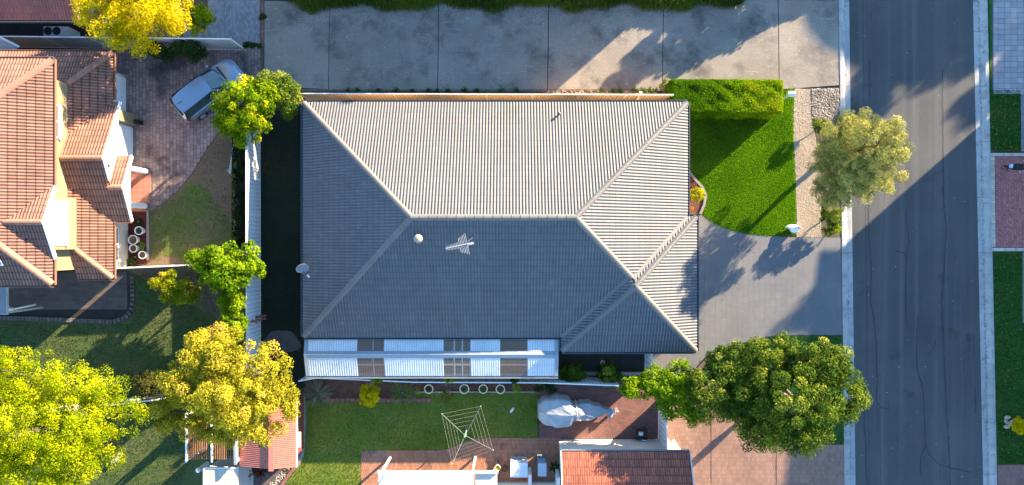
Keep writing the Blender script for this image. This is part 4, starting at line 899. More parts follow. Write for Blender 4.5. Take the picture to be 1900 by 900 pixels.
for y in (ge - .02, pt_ + .02): m_.bar((GXb + .02, y, e1 - .05), (GXb + .02, pgr, zp - .04), .05, .18)
m_.build('barge_board', M_white, lh)
m_ = MB(); m_.faces([(GXa - .12, gt - .35, e1 - .1), (GXa - .12, ge + .3, e1 - .1), (GXa - .12, gr, zg - .14)], [(0, 1, 2)]); m_.faces([(GXb - .10, ge + .2, e1 - .1), (GXb - .10, pt_ - .2, e1 - .1), (GXb - .10, pgr, zp - .12)], [(0, 1, 2)]); m_.build('gable_wall', M_white, lh)
m_ = MB(); m_.ball((GXa - .05, gr - .3, 3.35), .07, 5); m_.build('gable_lamp', M_black, lh)
gm = MATS['brown_gutter']
for a, b, o in (((-36, 9.6), (-20.1, 9.6), (0, 1)), ((-20.1, 7.2), (-20.1, 9.6), (1, 0)), ((-20.1, -1.82), (-20.1, ge - .12), (1, 0)), ((-21.86, -1.82), (-20.1, -1.82), (0, -1)), ((-20.0, ge), (GXb, ge), (0, -1))): gutter(lh, (*a, e1 + .02), (*b, e1 + .02), o, gm, w=.11)
m_ = MB(); m_.box(-21.848, -21.1, 7.0, 9.1, -.05, e1 - .02); m_.box(-21.848, -20.72, 4.2, 6.98, -.05, e1 - .02); m_.box(-21.848, -20.95, -1.34, 4.18, -.05, e1 - .02); m_.build('ground_floor_wall', M_creamw, lh)
m_ = MB(); m_.box(-20.718, -20.38, 6.36, 6.92, -.05, e1 - .08); m_.build('pier', M_cream, lh)
for (X, ya, yb) in ((-21.098, 7.15, 8.95), (-20.718, 4.35, 6.25)):
    d_ = MB()
    for k in range(5): d_.box(X, X + .05, ya, yb, .02 + k * .44, .445 + k * .44)
    d_ = d_.build('garage_door', M_white, lh); h_ = MB(); h_.box(X + .051, X + .08, (ya + yb) / 2 - .12, (ya + yb) / 2 + .12, .88, .92); h_.build('handle', M_black, d_)
m_ = MB(); m_.box(-20.30, -20.12, 6.40, 6.62, -.02, .55); m_.build('meter_box', M_black, lh)
for y in (3.86, 1.97):
    m_ = MB(); m_.lathe((-19.92, y, .06), [(.145, 0), (.145, e1 - .2)], 18); c_ = m_.build('column', M_white, lh, True)
    m_ = MB(); m_.lathe((-19.92, y, .06), [(.19, 0), (.19, .10), (.15, .12)], 18); m_.build('column_base', M_gutter, c_, True)
m_ = MB(); m_.box(-20.3, -19.75, 1.5, 4.2, e1 - .14, e1 - .03); m_.build('porch_ceiling', M_white, lh)
m_ = MB(); m_.box(-20.948, -20.90, 2.5, 3.4, .06, 2.1); f_ = m_.build('front_door', M_wood, lh); h_ = MB(); h_.ball((-20.87, 3.28, 1.05), .035, 4); h_.build('handle', M_metal, f_)
window(lh, (-20.948, -1.0), (-20.948, .8), .9, 2.1, (1, 0))
# solar panel on the south slope of that roof
so = thing('solar_panel', 'silver framed blue solar panel on the shaded tile slope of the left house', 'solar panel', (-23.4, -1.0, 5.6))
def onS(S, x, y, h): return Vector((x, y, S.z(x, y))) + S.n * h
m_ = MB(); c = [onS(U_bot, *q, .14) for q in ((-26, .75), (-23.35, .75), (-23.0, -1.0), (-26, -1.0))]; c2 = [onS(U_bot, *q, .09) for q in ((-26, .75), (-23.35, .75), (-23.0, -1.0), (-26, -1.0))]
m_.faces(c + c2, [(0, 3, 2, 1), (1, 2, 6, 5), (2, 3, 7, 6), (0, 1, 5, 4)]); m_.build('frame', M_metal, so)
m_ = MB(); m_.poly([onS(U_bot, *q, .146) for q in ((-26, -.94), (-23.07, -.94), (-23.41, .69), (-26, .69))]); m_.build('cells', mat('solar_cells', (0.01, 0.05, 0.14), rough=.15, fine=0, coat=.6), so)
for y in (-.3, .4): m_ = MB(); m_.bar(onS(U_bot, -23.3, y, .07), onS(U_bot, -22.95, y, .07), .05, .05); m_.build('bracket', M_metal, so)
# annex roof and drain pipe
ax_ = thing('annex_roof', 'flat blue grey steel annex roof below the eave at the left edge', 'roof', (-27, -3, 0))
x1 = g(12, 555, 2.6)[0]; m_ = MB()
for k in range(10): xx = x1 - .5 * (k + 1); m_.box(xx + .015, xx + .5, g(0, 582, 2.6)[1], -1.97, 2.55, 2.6 + (.0)); 
m_.build('roof_sheet', M_flash, ax_); m_ = MB(); m_.box(x1 - 5, x1 + .04, g(0, 584, 2.6)[1], g(0, 582, 2.6)[1] - .002, 2.5, 2.62); m_.box(x1 + .002, x1 + .04, g(0, 582, 2.6)[1], -1.97, 2.5, 2.62); m_.build('gutter', M_fence_g, ax_)
for y in (-3.6, -2.3): m_ = MB(); m_.box(x1 - .2, x1 - .1, y, y + .1, 0, 2.5); m_.build('post', M_fence_g, ax_)
pp = MB(); pp.tube([(*g(22, 574, .25), .25), (*g(66, 565, .25), .25)], .055, 8); ppt = thing('drain_pipe', 'pale loose pipe lying at the edge of the dark paving', 'pipe', (*g(40, 570), 0)); pp.build('pipe', mat('pvc_cream', (0.62, 0.58, 0.48), rough=.5), ppt, True)
m_ = MB(); m_.tube([(*g(14, 572, .3), .3), (*g(24, 574, .3), .3)], .1, 8); m_.box(*[v for v in (g(14, 578)[0], g(22, 578)[0], g(14, 580)[1], g(14, 576)[1], 0, .2)]); m_.build('fitting', M_rail, ppt)
# ------------------------------------------------------------------ north west house (red tiles, top left)
nh = thing('red_roof_house', 'old red tile roofed house above a white air conditioner at the top left', 'house', (-27, 14, 0))
N_s = Slope([(-40, 11.22), (-21.75, 11.22), (-21.75, 15.4), (-40, 15.4)], (0, -1), -11.22, 2.6)
N_n = Slope([(-40, 19.58), (-21.75, 19.58), (-21.75, 15.4), (-40, 15.4)], (0, 1), 19.58, 2.6)
M_redroll = mat('weathered_red_roll_tile', (0.36, 0.12, 0.085), (0.28, 0.09, 0.07), .5, .75, .2, 24, .2, rnd=.1, tint=.12)
r3 = tile_roof(nh, [N_s], M_redroll, limit=60); tile_roof(nh, [N_n], M_redroll, limit=0)
caps(r3, cz(N_s, -21.75, 15.4), cz(N_s, -36, 15.4), M_redroll, w=.3)
gutter(nh, (-40, 11.22, 2.62), (-21.75, 11.22, 2.62), (0, -1), M_gutter)
m_ = MB(); m_.box(-40, -22.1, 11.95, 18.9, -.05, 2.55); m_.build('wall', mat('grey_render', (0.36, 0.36, 0.37), (0.30, 0.30, 0.31), 1), nh)
m_ = MB(); m_.faces([(-21.8, 11.3, 2.5), (-21.8, 19.5, 2.5), (-21.8, 15.4, 4.3)], [(0, 1, 2)]); m_.build('gable_wall', M_creamw, nh)
sheet('side_service_path', gp([(-200, 37), (180, 37), (180, 90), (-200, 90)]), -.015, mat('dark_service_ground', (0.045, 0.04, 0.038), (0.065, 0.06, 0.055), 2, .95, .3, 20))
ac = thing('air_conditioner', 'white outdoor air conditioner with two round black fans below the red roof eave', 'air conditioner', (*g(103, 60), 0))
x0, y1 = g(81, 49, 1.0); x1, y0 = g(126, 66.5, 1.0)
m_ = MB(); m_.box(x0, x1, y0, y1, .06, 1.0); m_.build('casing', mat('ac_white', (0.55, 0.57, 0.60), rough=.45), ac)
for px_ in (89, 105):
    c = g(px_, 57.5, 1.0); m_ = MB(); m_.lathe((c[0], c[1], 1.0), [(.001, .004), (.20, .004), (.215, .012), (.225, .003)], 24); f_ = m_.build('fan_grille', M_black, ac)
    m_ = MB(); [m_.bar((c[0], c[1], 1.008), (c[0] + .19 * math.cos(a), c[1] + .19 * math.sin(a), 1.008), .03, .006) for a in [i * 2 * math.pi / 5 for i in range(5)]]; m_.build('fan_blades', mat('fan_dark', (0.03, 0.028, 0.03)), f_)
m_ = MB(); m_.box(x0 + .05, x1 - .05, y0 + .1, y1 - .1, 0, .06); m_.build('base', M_conc, ac)
ln = thing('lean_to', 'small pale grey sloping lean to roof between the fence and the left house', 'lean-to', (*g(5, 82), 0))
m_ = MB(); m_.faces([(*g(-60, 66, 1.9), 1.9), (*g(0, 69, 1.9), 1.9), (*g(36, 86, 1.6), 1.6), (*g(28, 93, 1.6), 1.6), (*g(-60, 93, 1.6), 1.6)], [(4, 3, 2, 1, 0)]); m_.build('roof_sheet', M_fence_g, ln)
m_ = MB(); m_.bar((*g(0, 69, 1.93), 1.93), (*g(36, 87, 1.63), 1.63), .12, .06); m_.build('barge', M_rail, ln)
for q in ((4, 86), (26, 90)): m_ = MB(); X, Y = g(*q, 1.6); m_.box(X - .04, X + .04, Y - .04, Y + .04, 0, 1.6); m_.build('post', M_fence_g, ln)
# ------------------------------------------------------------------ south house, awning and clutter
sh = thing('red_tile_house', 'house with a brick red tile roof and white north wall at the bottom edge', 'house', (5.8, -13, 0))
ze = 2.35; Ya = g(0, 838.5, ze)[1]; Xa = g(1042, 0, ze)[0]; Xb = g(1279, 0, ze)[0]
R_n = Slope([(Xa, Ya), (Xb, Ya), (Xb, -15.2), (Xa, -15.2)], (0, 1), Ya, ze); R_s = Slope([(Xa, -19.7), (Xb, -19.7), (Xb, -15.2), (Xa, -15.2)], (0, -1), 19.7, ze)
r4 = tile_roof(sh, [R_n], M_redtile, w=.232, cov=.385, prof=PROF_FLAT, limit=230, drop=.03, stagger=.5); tile_roof(sh, [R_s], M_redtile, w=.232, cov=.385, prof=PROF_FLAT, limit=0)
caps(r4, cz(R_n, Xa, -15.2), cz(R_n, Xb, -15.2), M_redtile, w=.28)
gutter(sh, (Xa, Ya, ze + .02), (Xb, Ya, ze + .02), (0, 1), mat('slate_gutter', (0.16, 0.19, 0.21), rough=.5), w=.10)
m_ = MB()
for X in (Xa - .03, Xb + .03): m_.bar((X, Ya + .05, ze - .02), (X, -15.2, R_n.z(0, -15.2) - .02), .05, .2); m_.bar((X, -19.7, ze - .02), (X, -15.2, R_n.z(0, -15.2) - .02), .05, .2)
m_.build('barge_board', mat('pale_barge', (0.55, 0.57, 0.58)), sh)
Yw = g(0, 815, 0)[1]
m_ = MB(); m_.box(Xa - .02 + .05, Xb - .45, Yw - .22, Yw, -.05, ze - .1); m_.box(Xa + .05, Xb - .4, -19.4, Yw - .222, -.05, ze - .1); m_.build('wall', mat('white_bagged_brick', (0.62, 0.58, 0.53), (0.56, 0.52, 0.47), 2, .85, .08, 24, .3), sh)
m_ = MB(); m_.faces([(Xb - .42, Ya - .1, ze - .1), (Xb - .42, -19.5, ze - .1), (Xb - .42, -15.2, 4.3)], [(0, 1, 2)]); m_.build('gable_wall', M_creamw, sh)
# bright patio awning
aw = thing('cream_awning', 'bright cream flat awning roof at the bottom edge beside the terracotta patio', 'awning', (-2.4, -14, 0))
za = 2.7; X0 = g(702, 0, za)[0]; X1 = g(880, 0, za)[0]; Y0 = g(0, 879, za)[1]
M_aw = mat('cream_awning_sheet', (0.74, 0.70, 0.62), (0.70, 0.65, 0.56), 1, .6, .05, 12)
n = 9
for k in range(n):
    a = X0 + (X1 - X0) * k / n; b = X0 + (X1 - X0) * (k + 1) / n - .012; m_ = MB(); m_.faces([(a, Y0, za), (b, Y0, za), (b, -18, za + .45), (a, -18, za + .45), (a, Y0, za - .04), (b, Y0, za - .04), (b, -18, za + .41), (a, -18, za + .41)], [(3, 2, 1, 0), (0, 1, 5, 4), (1, 2, 6, 5), (3, 0, 4, 7), (4, 5, 6, 7)]); m_.build('awning_sheet', M_aw, aw)
m_ = MB(); m_.box(X0 - .05, X1 + 1.2, Y0 + .002, Y0 + .12, za - .14, za + .01); m_.build('gutter', M_aw, aw)
m_ = MB(); m_.bar((*g(722, 873, za + .03), za + .03), (*g(704, 903, za + .2), za + .2), .12, .06); m_.bar((*g(774, 881, za + .07), za + .07), (*g(766, 897, za + .2), za + .2), .03, .03); m_.build('flashing', M_rail, aw)
m_ = MB(); m_.box(X1 + .05, X1 + 1.15, -18, Y0, za - .25, za - .15); m_.build('lower_sheet', M_creamw, aw)
for X in (X0 + .1, X1 - .1): m_ = MB(); m_.box(X - .05, X + .05, Y0 - .02, Y0 - .12, 0, za - .05); m_.build('post', M_white, aw)
# walls of the recess between awning and red house
bw_ = thing('recess_wall', 'low pale wall with two white dividers at the bottom edge behind the tanks', 'wall', (*g(970, 895), 0))
m_ = MB(); m_.box(g(920, 0)[0], g(1035, 0)[0], -16, g(0, 893)[1], -.05, .25); m_.build('base_wall', M_creamw, bw_)
for px_ in (918, 983, 1034): m_ = MB(); X = g(px_, 0, .6)[0]; m_.box(X - .08, X + .08, -16, g(0, 874, .6)[1], 0, 1.2 if px_ < 1000 else 1.6); m_.build('divider', M_white, bw_)
def cabinet(name, label, x0, x1, yt, yb, h, m, cat, top=None):
    """box standing on the patio; pixel rectangle is that of its top"""
    t = thing(name, label, cat, (*g((x0 + x1) / 2, (yt + yb) / 2, h), 0)); a, b = g(x0, yt, h); c, d = g(x1, yb, h)
    m_ = MB(); m_.box(a + .02, c - .02, d + .02, b - .02, .05, h - .04); m_.build('casing', m, t)
    m_ = MB(); m_.box(a, c, d, b, h - .04, h); m_.build('lid', top or m, t)
    m_ = MB(); m_.box(a + .05, c - .05, d + .05, b - .05, 0, .05); m_.build('base', M_black, t)
    m_ = MB(); [m_.box(a + .06, c - .06, b - .021, b - .012, .2 + k * .12, .24 + k * .12) for k in range(4)]; m_.build('vent_slats', M_black, t)
    return t
cabinet('outdoor_cabinet', 'wide white outdoor cabinet standing against the bottom edge wall', 947, 979, 859.5, 886, 1.1, mat('cabinet_white', (0.70, 0.72, 0.74), rough=.35), 'cabinet')
cabinet('utility_cabinet', 'narrow blue grey outdoor cabinet beside the small palm at the bottom edge', 998, 1014, 860, 884, 1.5, mat('cabinet_blue', (0.20, 0.27, 0.36), rough=.35), 'cabinet', mat('cabinet_lid', (0.38, 0.44, 0.52), rough=.3))
m_ = MB()
for a, b in (((736, 880), (737, 871)), ((737, 875), (742, 872)), ((742, 872), (750, 874)), ((750, 874), (751, 878)), ((751, 878), (744, 881))): m_.tube([(*g(*a, .35), .35), (*g(*b, .4), .4)], .03, 6)
hs = thing('garden_hose_reel', 'small dark coil lying on the patio by the bright awning edge', 'hose', (*g(744, 876), 0)); m_.build('hose', M_black, hs); m_ = MB(); m_.box(*[g(739, 0)[0], g(746, 0)[0], g(0, 878)[1], g(0, 874)[1], 0, .3]); m_.build('reel_stand', M_black, hs)
# ------------------------------------------------------------------ fences and gates
G_f = 'steel boundary fences'
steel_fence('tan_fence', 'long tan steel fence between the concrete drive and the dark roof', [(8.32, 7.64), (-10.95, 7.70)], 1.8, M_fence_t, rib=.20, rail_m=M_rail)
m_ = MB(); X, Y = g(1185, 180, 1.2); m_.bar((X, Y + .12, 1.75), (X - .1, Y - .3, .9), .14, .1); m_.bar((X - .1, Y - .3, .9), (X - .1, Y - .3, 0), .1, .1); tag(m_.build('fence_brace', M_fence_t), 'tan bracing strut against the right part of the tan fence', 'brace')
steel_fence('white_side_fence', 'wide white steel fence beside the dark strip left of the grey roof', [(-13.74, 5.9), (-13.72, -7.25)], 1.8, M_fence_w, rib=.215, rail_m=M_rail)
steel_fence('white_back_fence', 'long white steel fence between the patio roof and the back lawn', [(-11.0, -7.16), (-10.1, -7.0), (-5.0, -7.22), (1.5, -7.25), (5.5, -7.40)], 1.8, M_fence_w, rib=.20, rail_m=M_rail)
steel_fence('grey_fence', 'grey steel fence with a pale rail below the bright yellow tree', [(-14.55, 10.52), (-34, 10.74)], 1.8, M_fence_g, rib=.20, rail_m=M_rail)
steel_fence('garden_fence', 'short cream fence between the patchy garden and the dark left lawn', [g(216, 498, 1.6), g(372, 491, 1.6)], 1.6, M_creamw, rib=.3, rail_m=M_rail)
steel_fence('yard_fence', 'low pale fence running out from the lime green tree in the dark yard', [g(60, 768, 1.4), g(170, 757, 1.4), g(312, 739, 1.4)], 1.4, M_creamw, rib=.25, rail_m=M_rail)
steel_fence('white_gate', 'white slatted steel gate beside the red roofed house and brown driveway', [(8.0, -8.62), (8.0, -10.72)], 1.8, M_fence_w, rib=.26, rail_m=M_rail)
steel_fence('side_gate', 'small white steel gate beside the dark gap under the garage eave', [(7.26, -4.9), (7.26, -7.25)], 1.75, M_fence_w, rib=.26, rail_m=M_rail)
bl_ = thing('short_pipe', 'short pale cylinder lying by the white gate at the corner of the red house', 'pipe', (*g(1250, 827), 0)); m_ = MB(); m_.tube([(*g(1247, 819, .2), .2), (*g(1259, 837, .2), .2)], .16, 10); m_.build('pipe', M_creamw, bl_, True)
m_ = MB(); m_.bar((*g(1237, 818, .05), .05), (*g(1250, 838, .05), .05), .18, .12); m_.build('kerb_piece', M_creamw, bl_)
# retaining edge and things in the dark gap
m_ = MB(); m_.box(*[g(1085, 0)[0], g(1202, 0)[0], g(0, 695)[1], g(0, 689)[1], -.05, .25]); tag(m_.build('sleeper_wall', M_edge), 'low weathered sleeper wall in the dark gap between the garage and the white fence', 'retaining wall')
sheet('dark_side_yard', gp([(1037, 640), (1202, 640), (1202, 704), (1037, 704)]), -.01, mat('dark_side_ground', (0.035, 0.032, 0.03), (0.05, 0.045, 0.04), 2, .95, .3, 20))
m_ = MB(); m_.box(*[g(1205, 0)[0], g(1240, 0)[0], g(0, 702)[1] + .02, g(0, 697)[1], -.05, .12]); tag(m_.build('path_kerb', M_creamw), 'short pale kerb at the foot of the grey driveway beside the side gate', 'kerb')
# ------------------------------------------------------------------ shed, pergola, trailer roof bottom left
sd = thing('garden_shed', 'dark red garden shed with a salmon steel roof beside the back lawn', 'shed', (-12, -10, 0))
zr_, zl_ = 2.55, 2.2; xr = -12.15; xe = -11.02; xw = -13.95; ya_, yb_ = -8.2, -11.45
def shed_slope(x0, z0, x1, z1, name):
    mb_ = MB(); n = 34; L = abs(ya_ - yb_) / n; prev = None
    for i in range(n):
        for u, h in ((0, 0), (.45, 0), (.6, .03), (.85, .03)):
            y = ya_ - (i + u) * L; q = ((x0, y - .0, z0 + h), (x1, y, z1 + h))
            if prev: mb_.poly([prev[0], prev[1], q[1], q[0]])
            prev = q
    return mb_.build(name, M_redshed, sd)
shed_slope(xe, zl_, xr, zr_, 'roof_sheet'); shed_slope(xr, zr_, xw, zl_ - .1, 'roof_sheet')
m_ = MB(); m_.bar((xr, ya_ + .05, zr_ + .05), (xr, yb_ - .08, zr_ + .05), .24, .03); m_.build('ridge_cap', M_redshed, sd)
m_ = MB(); m_.box(xw + .25, xe - .32, yb_ + .25, ya_ - .2, -.05, 2.1); m_.build('wall', M_redwall, sd)
m_ = MB(); m_.box(xe - .02, xe + .03, yb_ - .03, ya_ + .03, zl_ - .16, zl_ + .0); m_.build('fascia', mat('pale_fascia', (0.66, 0.50, 0.42)), sd)
window(sd, (xe - .318, -10.8), (xe - .318, -10.1), 1.0, 1.8, (1, 0), 1); 
pg = thing('pergola', 'white framed pergola with brown timber slats half under the olive yellow tree', 'pergola', (-16.3, -11, 0))
zp_ = 2.3; xa, y1_ = g(346, 780, zp_); xb, y0_ = g(440, 854, zp_); y1_ = g(0, 770, zp_)[1]
for k in range(22): m_ = MB(); x = xa + .1 + (xb - xa - .2) * k / 21; m_.cur = random.uniform(-1, 1); m_.box(x - .022, x + .022, y0_ + .04, y1_ - .04, zp_ - .06, zp_ - .01); m_.build('slat', M_wood, pg)
for k in range(16): m_ = MB(); y = y0_ + .1 + (y1_ - y0_ - .2) * k / 15; m_.box(xa + .05, xb - .05, y - .018, y + .018, zp_ - .105, zp_ - .062); m_.build('lath', M_wood, pg)
for X in (xa, (xa + xb) / 2, xb): m_ = MB(); m_.bar((X, y0_ - .1, zp_ + .02), (X, y1_ + .1, zp_ + .02), .07, .08); m_.build('beam', M_white, pg)
for X in (xa, xb):
    for Y in (y0_, y1_): m_ = MB(); m_.box(X - .05, X + .05, Y - .05, Y + .05, 0, zp_ - .03); m_.build('post', M_white, pg)
m_ = MB(); m_.bar((*g(435, 800, 2.4), 2.4), (*g(437, 862, 2.4), 2.4), .12, .1); m_.build('side_beam', M_flash, pg)
wr = thing('flat_shed', 'pale grey flat roofed shed beside the red cordyline at the bottom edge', 'shed', (*g(410, 890), 0)); X0 = g(379, 0, 2.0)[0]; X1 = g(442, 0, 2.0)[0]; Y0 = g(0, 869, 2.0)[1]
for k in range(5): m_ = MB(); a = X0 + (X1 - X0) * k / 5; m_.box(a + .01, a + (X1 - X0) / 5, -16, Y0, 1.94, 2.0); m_.build('roof_panel', mat('putty_steel', (0.50, 0.45, 0.37), (0.44, 0.40, 0.33), 1.5, .5, .05, 15), wr)
m_ = MB(); m_.box(X0 + .05, X1 - .05, -16, Y0 - .05, 0, 1.93); m_.build('wall', M_fence_g, wr); m_ = MB(); m_.box(X0 - .03, X1, Y0 + .002, Y0 + .05, 1.9, 2.03); m_.box(X0 - .05, X0 + .008, -16, Y0, 1.9, 2.03); m_.build('fascia', M_rail, wr)
m_ = MB(); X, Y = g(385, 860); m_.lathe((X, Y, 0), [(.12, 0), (.12, 1.0), (.14, 1.02), (.001, 1.05)], 14); tag(m_.build('white_post', M_rail, None, True), 'short white capped post between pergola and pale flat shed roof', 'post')
# ------------------------------------------------------------------ pots, letterbox, ornament, rocks
def pot(label, px, py, r, h, m, group=None, inner=None, name='plant_pot', cat='pot', plant=None, z=0.0):
    X, Y = g(px, py, h); t = thing(name, label, cat, (X, Y, z), group)
    m_ = MB(); m_.lathe((X, Y, z), [(r * .66, 0), (r * .86, h * .45), (r, h - .05), (r * 1.06, h - .045), (r * 1.06, h), (r * .86, h), (r * .82, h - .06)], 24); m_.build('pot', m, t, True)
    m_ = MB(); m_.lathe((X, Y, z), [(.001, h - .05), (r * .83, h - .055)], 20); m_.build('potting_soil', inner or M_soil, t)
    if plant:
        mm, n, L_, w_ = plant; b_ = blades((X, Y, z + h - .04), n, L_, w_, mm, int(px), rise=.7); b_.build('plant', mm, t)
    return t
LF_pot = leafmat('leaf_pot', (0.05, 0.09, 0.015), (0.10, 0.15, 0.03)); LF_yel = leafmat('leaf_yellow', (0.20, 0.17, 0.006), (0.42, 0.33, 0.012)); LF_dk = leafmat('leaf_dark', (0.018, 0.045, 0.012), (0.045, 0.085, 0.02))
LF_lime = leafmat('leaf_limepot', (0.14, 0.20, 0.01), (0.28, 0.34, 0.02)); LF_red = leafmat('leaf_copper', (0.30, 0.075, 0.03), (0.50, 0.17, 0.08)); LF_org = leafmat('petal_orange', (0.55, 0.13, 0.005), (0.75, 0.26, 0.01))
pot('white bowl pot half full of dark soil, upper one by the porch', 257, 428, .22, .4, M_potw, plant=(LF_dk, 5, .16, .05)); pot('white pot with a dry brown plant in the red mulch bed', 246, 445, .25, .4, M_potw, plant=(mat('dry_leaf', (0.22, 0.12, 0.05)), 12, .24, .04))
pot('empty white round pot left of the lime green rosette', 246.5, 461, .21, .4, M_potw); pot('empty white round pot nearest the lawn edging', 263.5, 473, .21, .4, M_potw); 
def rosette(name, label, px, py, n, L, w, m, cat='plant', z=0.0, **kw):
    X, Y = g(px, py, z + .2); t = thing(name, label, cat, (X, Y, z)); b_ = blades((X, Y, z), n, L, w, m, int(px * 3 + py), **kw); b_.build('leaves', m, t)
    m_ = MB(); m_.lathe((X, Y, z - .03), [(.05, 0), (.06, .1), (.001, .16)], 8); m_.build('stem', M_bark, t); return t
rosette('lime_rosette', 'lime green leafy rosette between the white pots on red mulch', 259.5, 456, 16, .24, .11, LF_lime, rise=.6)
rosette('yellow_plant', 'small bright yellow plant on the terracotta path beside the left house', 226, 472, 14, .20, .10, LF_yel, rise=.6)
rosette('dark_bush_plant', 'dark spiky plant in the red mulch under the porch', 254, 411, 22, .30, .05, LF_dk); rosette('strap_plant', 'pale green strap leaf plant at the end of the cream fence', 240, 489, 26, .42, .05, LF_pot, rise=.8)
rosette('black_pot_plant', 'small dark plant between the two empty white pots', 247, 477, 14, .22, .06, LF_dk)
R_g = 'pale rimmed pots along the back fence'
pot('pale rimmed pot, leftmost of the row, between yellow shrub and bromeliad', 795.5, 722, .235, .45, M_clay, R_g, plant=(LF_dk, 8, .16, .05)); pot('pale rimmed pot just right of the wide yellow green bromeliad', 861.5, 722, .25, .45, M_clay, R_g, plant=(LF_dk, 6, .12, .05))
pot('pale rimmed pot with its leaves filling the middle, third of the row', 896.5, 722, .235, .45, M_clay, R_g, plant=(LF_pot, 10, .18, .05)); pot('pale rimmed pot next to the clipped green ball', 928.5, 722.5, .24, .45, M_clay, R_g, plant=(LF_dk, 4, .1, .05))
lb = thing('letterbox', 'small white letterbox on the grass at the end of the clipped hedge', 'letterbox', (*g(1468, 176), 0)); X, Y = g(1467.5, 174.5, 1.0); m_ = MB(); m_.box(X - .17, X + .17, Y - .13, Y + .11, .85, 1.08); m_.build('box', M_potw, lb)
m_ = MB(); m_.faces([(X - .19, Y - .15, 1.081), (X + .19, Y - .15, 1.081), (X + .19, Y + .13, 1.081), (X - .19, Y + .13, 1.081), (X - .19, Y - .01, 1.16), (X + .19, Y - .01, 1.16)], [(0, 1, 5, 4), (2, 3, 4, 5), (1, 2, 5), (3, 0, 4)]); m_.build('roof', M_white, lb); m_ = MB(); m_.box(X - .05, X + .05, Y - .06, Y + .04, -.02, .85); m_.build('post', M_potw, lb); m_ = MB(); m_.box(X - .10, X + .10, Y + .111, Y + .115, .98, 1.01); m_.build('slot', M_black, lb)
og = thing('garden_ornament', 'white rounded garden ornament at the gravel corner of the front lawn', 'ornament', (*g(1473, 424), 0)); X, Y = g(1474, 424, .3)
m_ = MB(); m_.ball((X, Y, .26), .24, 8, (1.05, 1, .95)); m_.build('body', M_potw, og, True); m_ = MB(); m_.ball((X + .1, Y + .02, .46), .14, 8); m_.build('head', M_potw, og, True); m_ = MB(); m_.tube([(X - .12, Y + .06, .3), (X - .33, Y + .10, .24), (X - .46, Y + .09, .26)], [.16, .09, .03], 10); m_.build('tail', M_potw, og, True)
m_ = MB(); m_.lathe((X + .1, Y + .02, .575), [(.001, .025), (.035, .02), (.04, 0)], 8); m_.build('knob', M_black, og)
def rock(label, px, py, r, m, sq, seed, cat='rock', name='rock', z=0):
    mb_ = MB(); mb_.ball((0, 0, 0), r, 7, sq); rg = random.Random(seed); mb_.v = [(x * (1 + rg.gauss(0, .07)), y * (1 + rg.gauss(0, .07)), zz * (1 + rg.gauss(0, .07))) for x, y, zz in mb_.v]; X, Y = g(px, py)
    mb_.v = [(X + x * math.cos(seed) - y * math.sin(seed), Y + x * math.sin(seed) + y * math.cos(seed), z + r * sq[2] * .7 + zz) for x, y, zz in mb_.v]; return tag(mb_.build(name, m), label, cat)
rock('pale grey boulder on the dark lawn beside the lime green tree', 218, 849, .33, M_pale_rock, (1.05, .62, .55), .7)
for k, (px, py, l) in enumerate(((1868, 774, 'flat pinkish stone block at the top of the small pile on the verge'), (1874, 784, 'grey rounded stone on the right of the verge pile'), (1866, 782, 'darker grey stone on the left of the verge pile'), (1867, 791, 'pale oblong stone block at the foot of the verge pile'))):
    rock(l, px, py, .15, M_stone if k in (1, 2) else mat('pink_stone', (0.40, 0.30, 0.26), rough=.9), (1.2, .7, .5), k * 1.1 + (0 if k else .1))
rock('white scrap of paper on the back lawn', 950, 761, .16, mat('paper_white', (0.7, 0.68, 0.66)), (1.1, .45, .12), .95, 'litter', 'paper_scrap')
bs = thing('brick_stack', 'small stack of red bricks leaning on the wide white side fence', 'bricks', (*g(484, 588), 0))
for k in range(10): m_ = MB(); X, Y = g(486, 586, 0); m_.box(-.11, .11, -.06, .06, 0, .075, Matrix.Translation((X - .1 + (k % 2) * .23, Y - .15 + ((k // 2) % 2) * .16, (k // 4) * .6 + .02 + (k % 4) * .0)) @ Matrix.Rotation(random.gauss(0, .1), 4, 'Z')); m_.build('brick', M_redb, bs)
ld = thing('garden_beam', 'grey weathered beam lying in front of the dark creeper hedge', 'beam', (*g(433, 292), 0)); m_ = MB(); m_.bar((*g(436, 262, .45), .45), (*g(427, 322, .45), .45), .14, .12); m_.build('beam', mat('grey_beam', (0.42, 0.41, 0.42), rough=.8), ld); m_ = MB(); m_.bar((*g(439, 264, .25), .25), (*g(433, 318, .25), .25), .10, .1); m_.build('lower_beam', M_edge, ld)
for q in ((436, 264), (429, 318)): m_ = MB(); X, Y = g(*q); m_.box(X - .06, X + .06, Y - .06, Y + .06, 0, .39); m_.build('leg', M_edge, ld)
for q in ((433, 313),): m_ = MB(); X, Y = g(*q); m_.box(X, X + .25, Y - .1, Y + .1, 0, .12); m_.build('block', M_clay, ld)
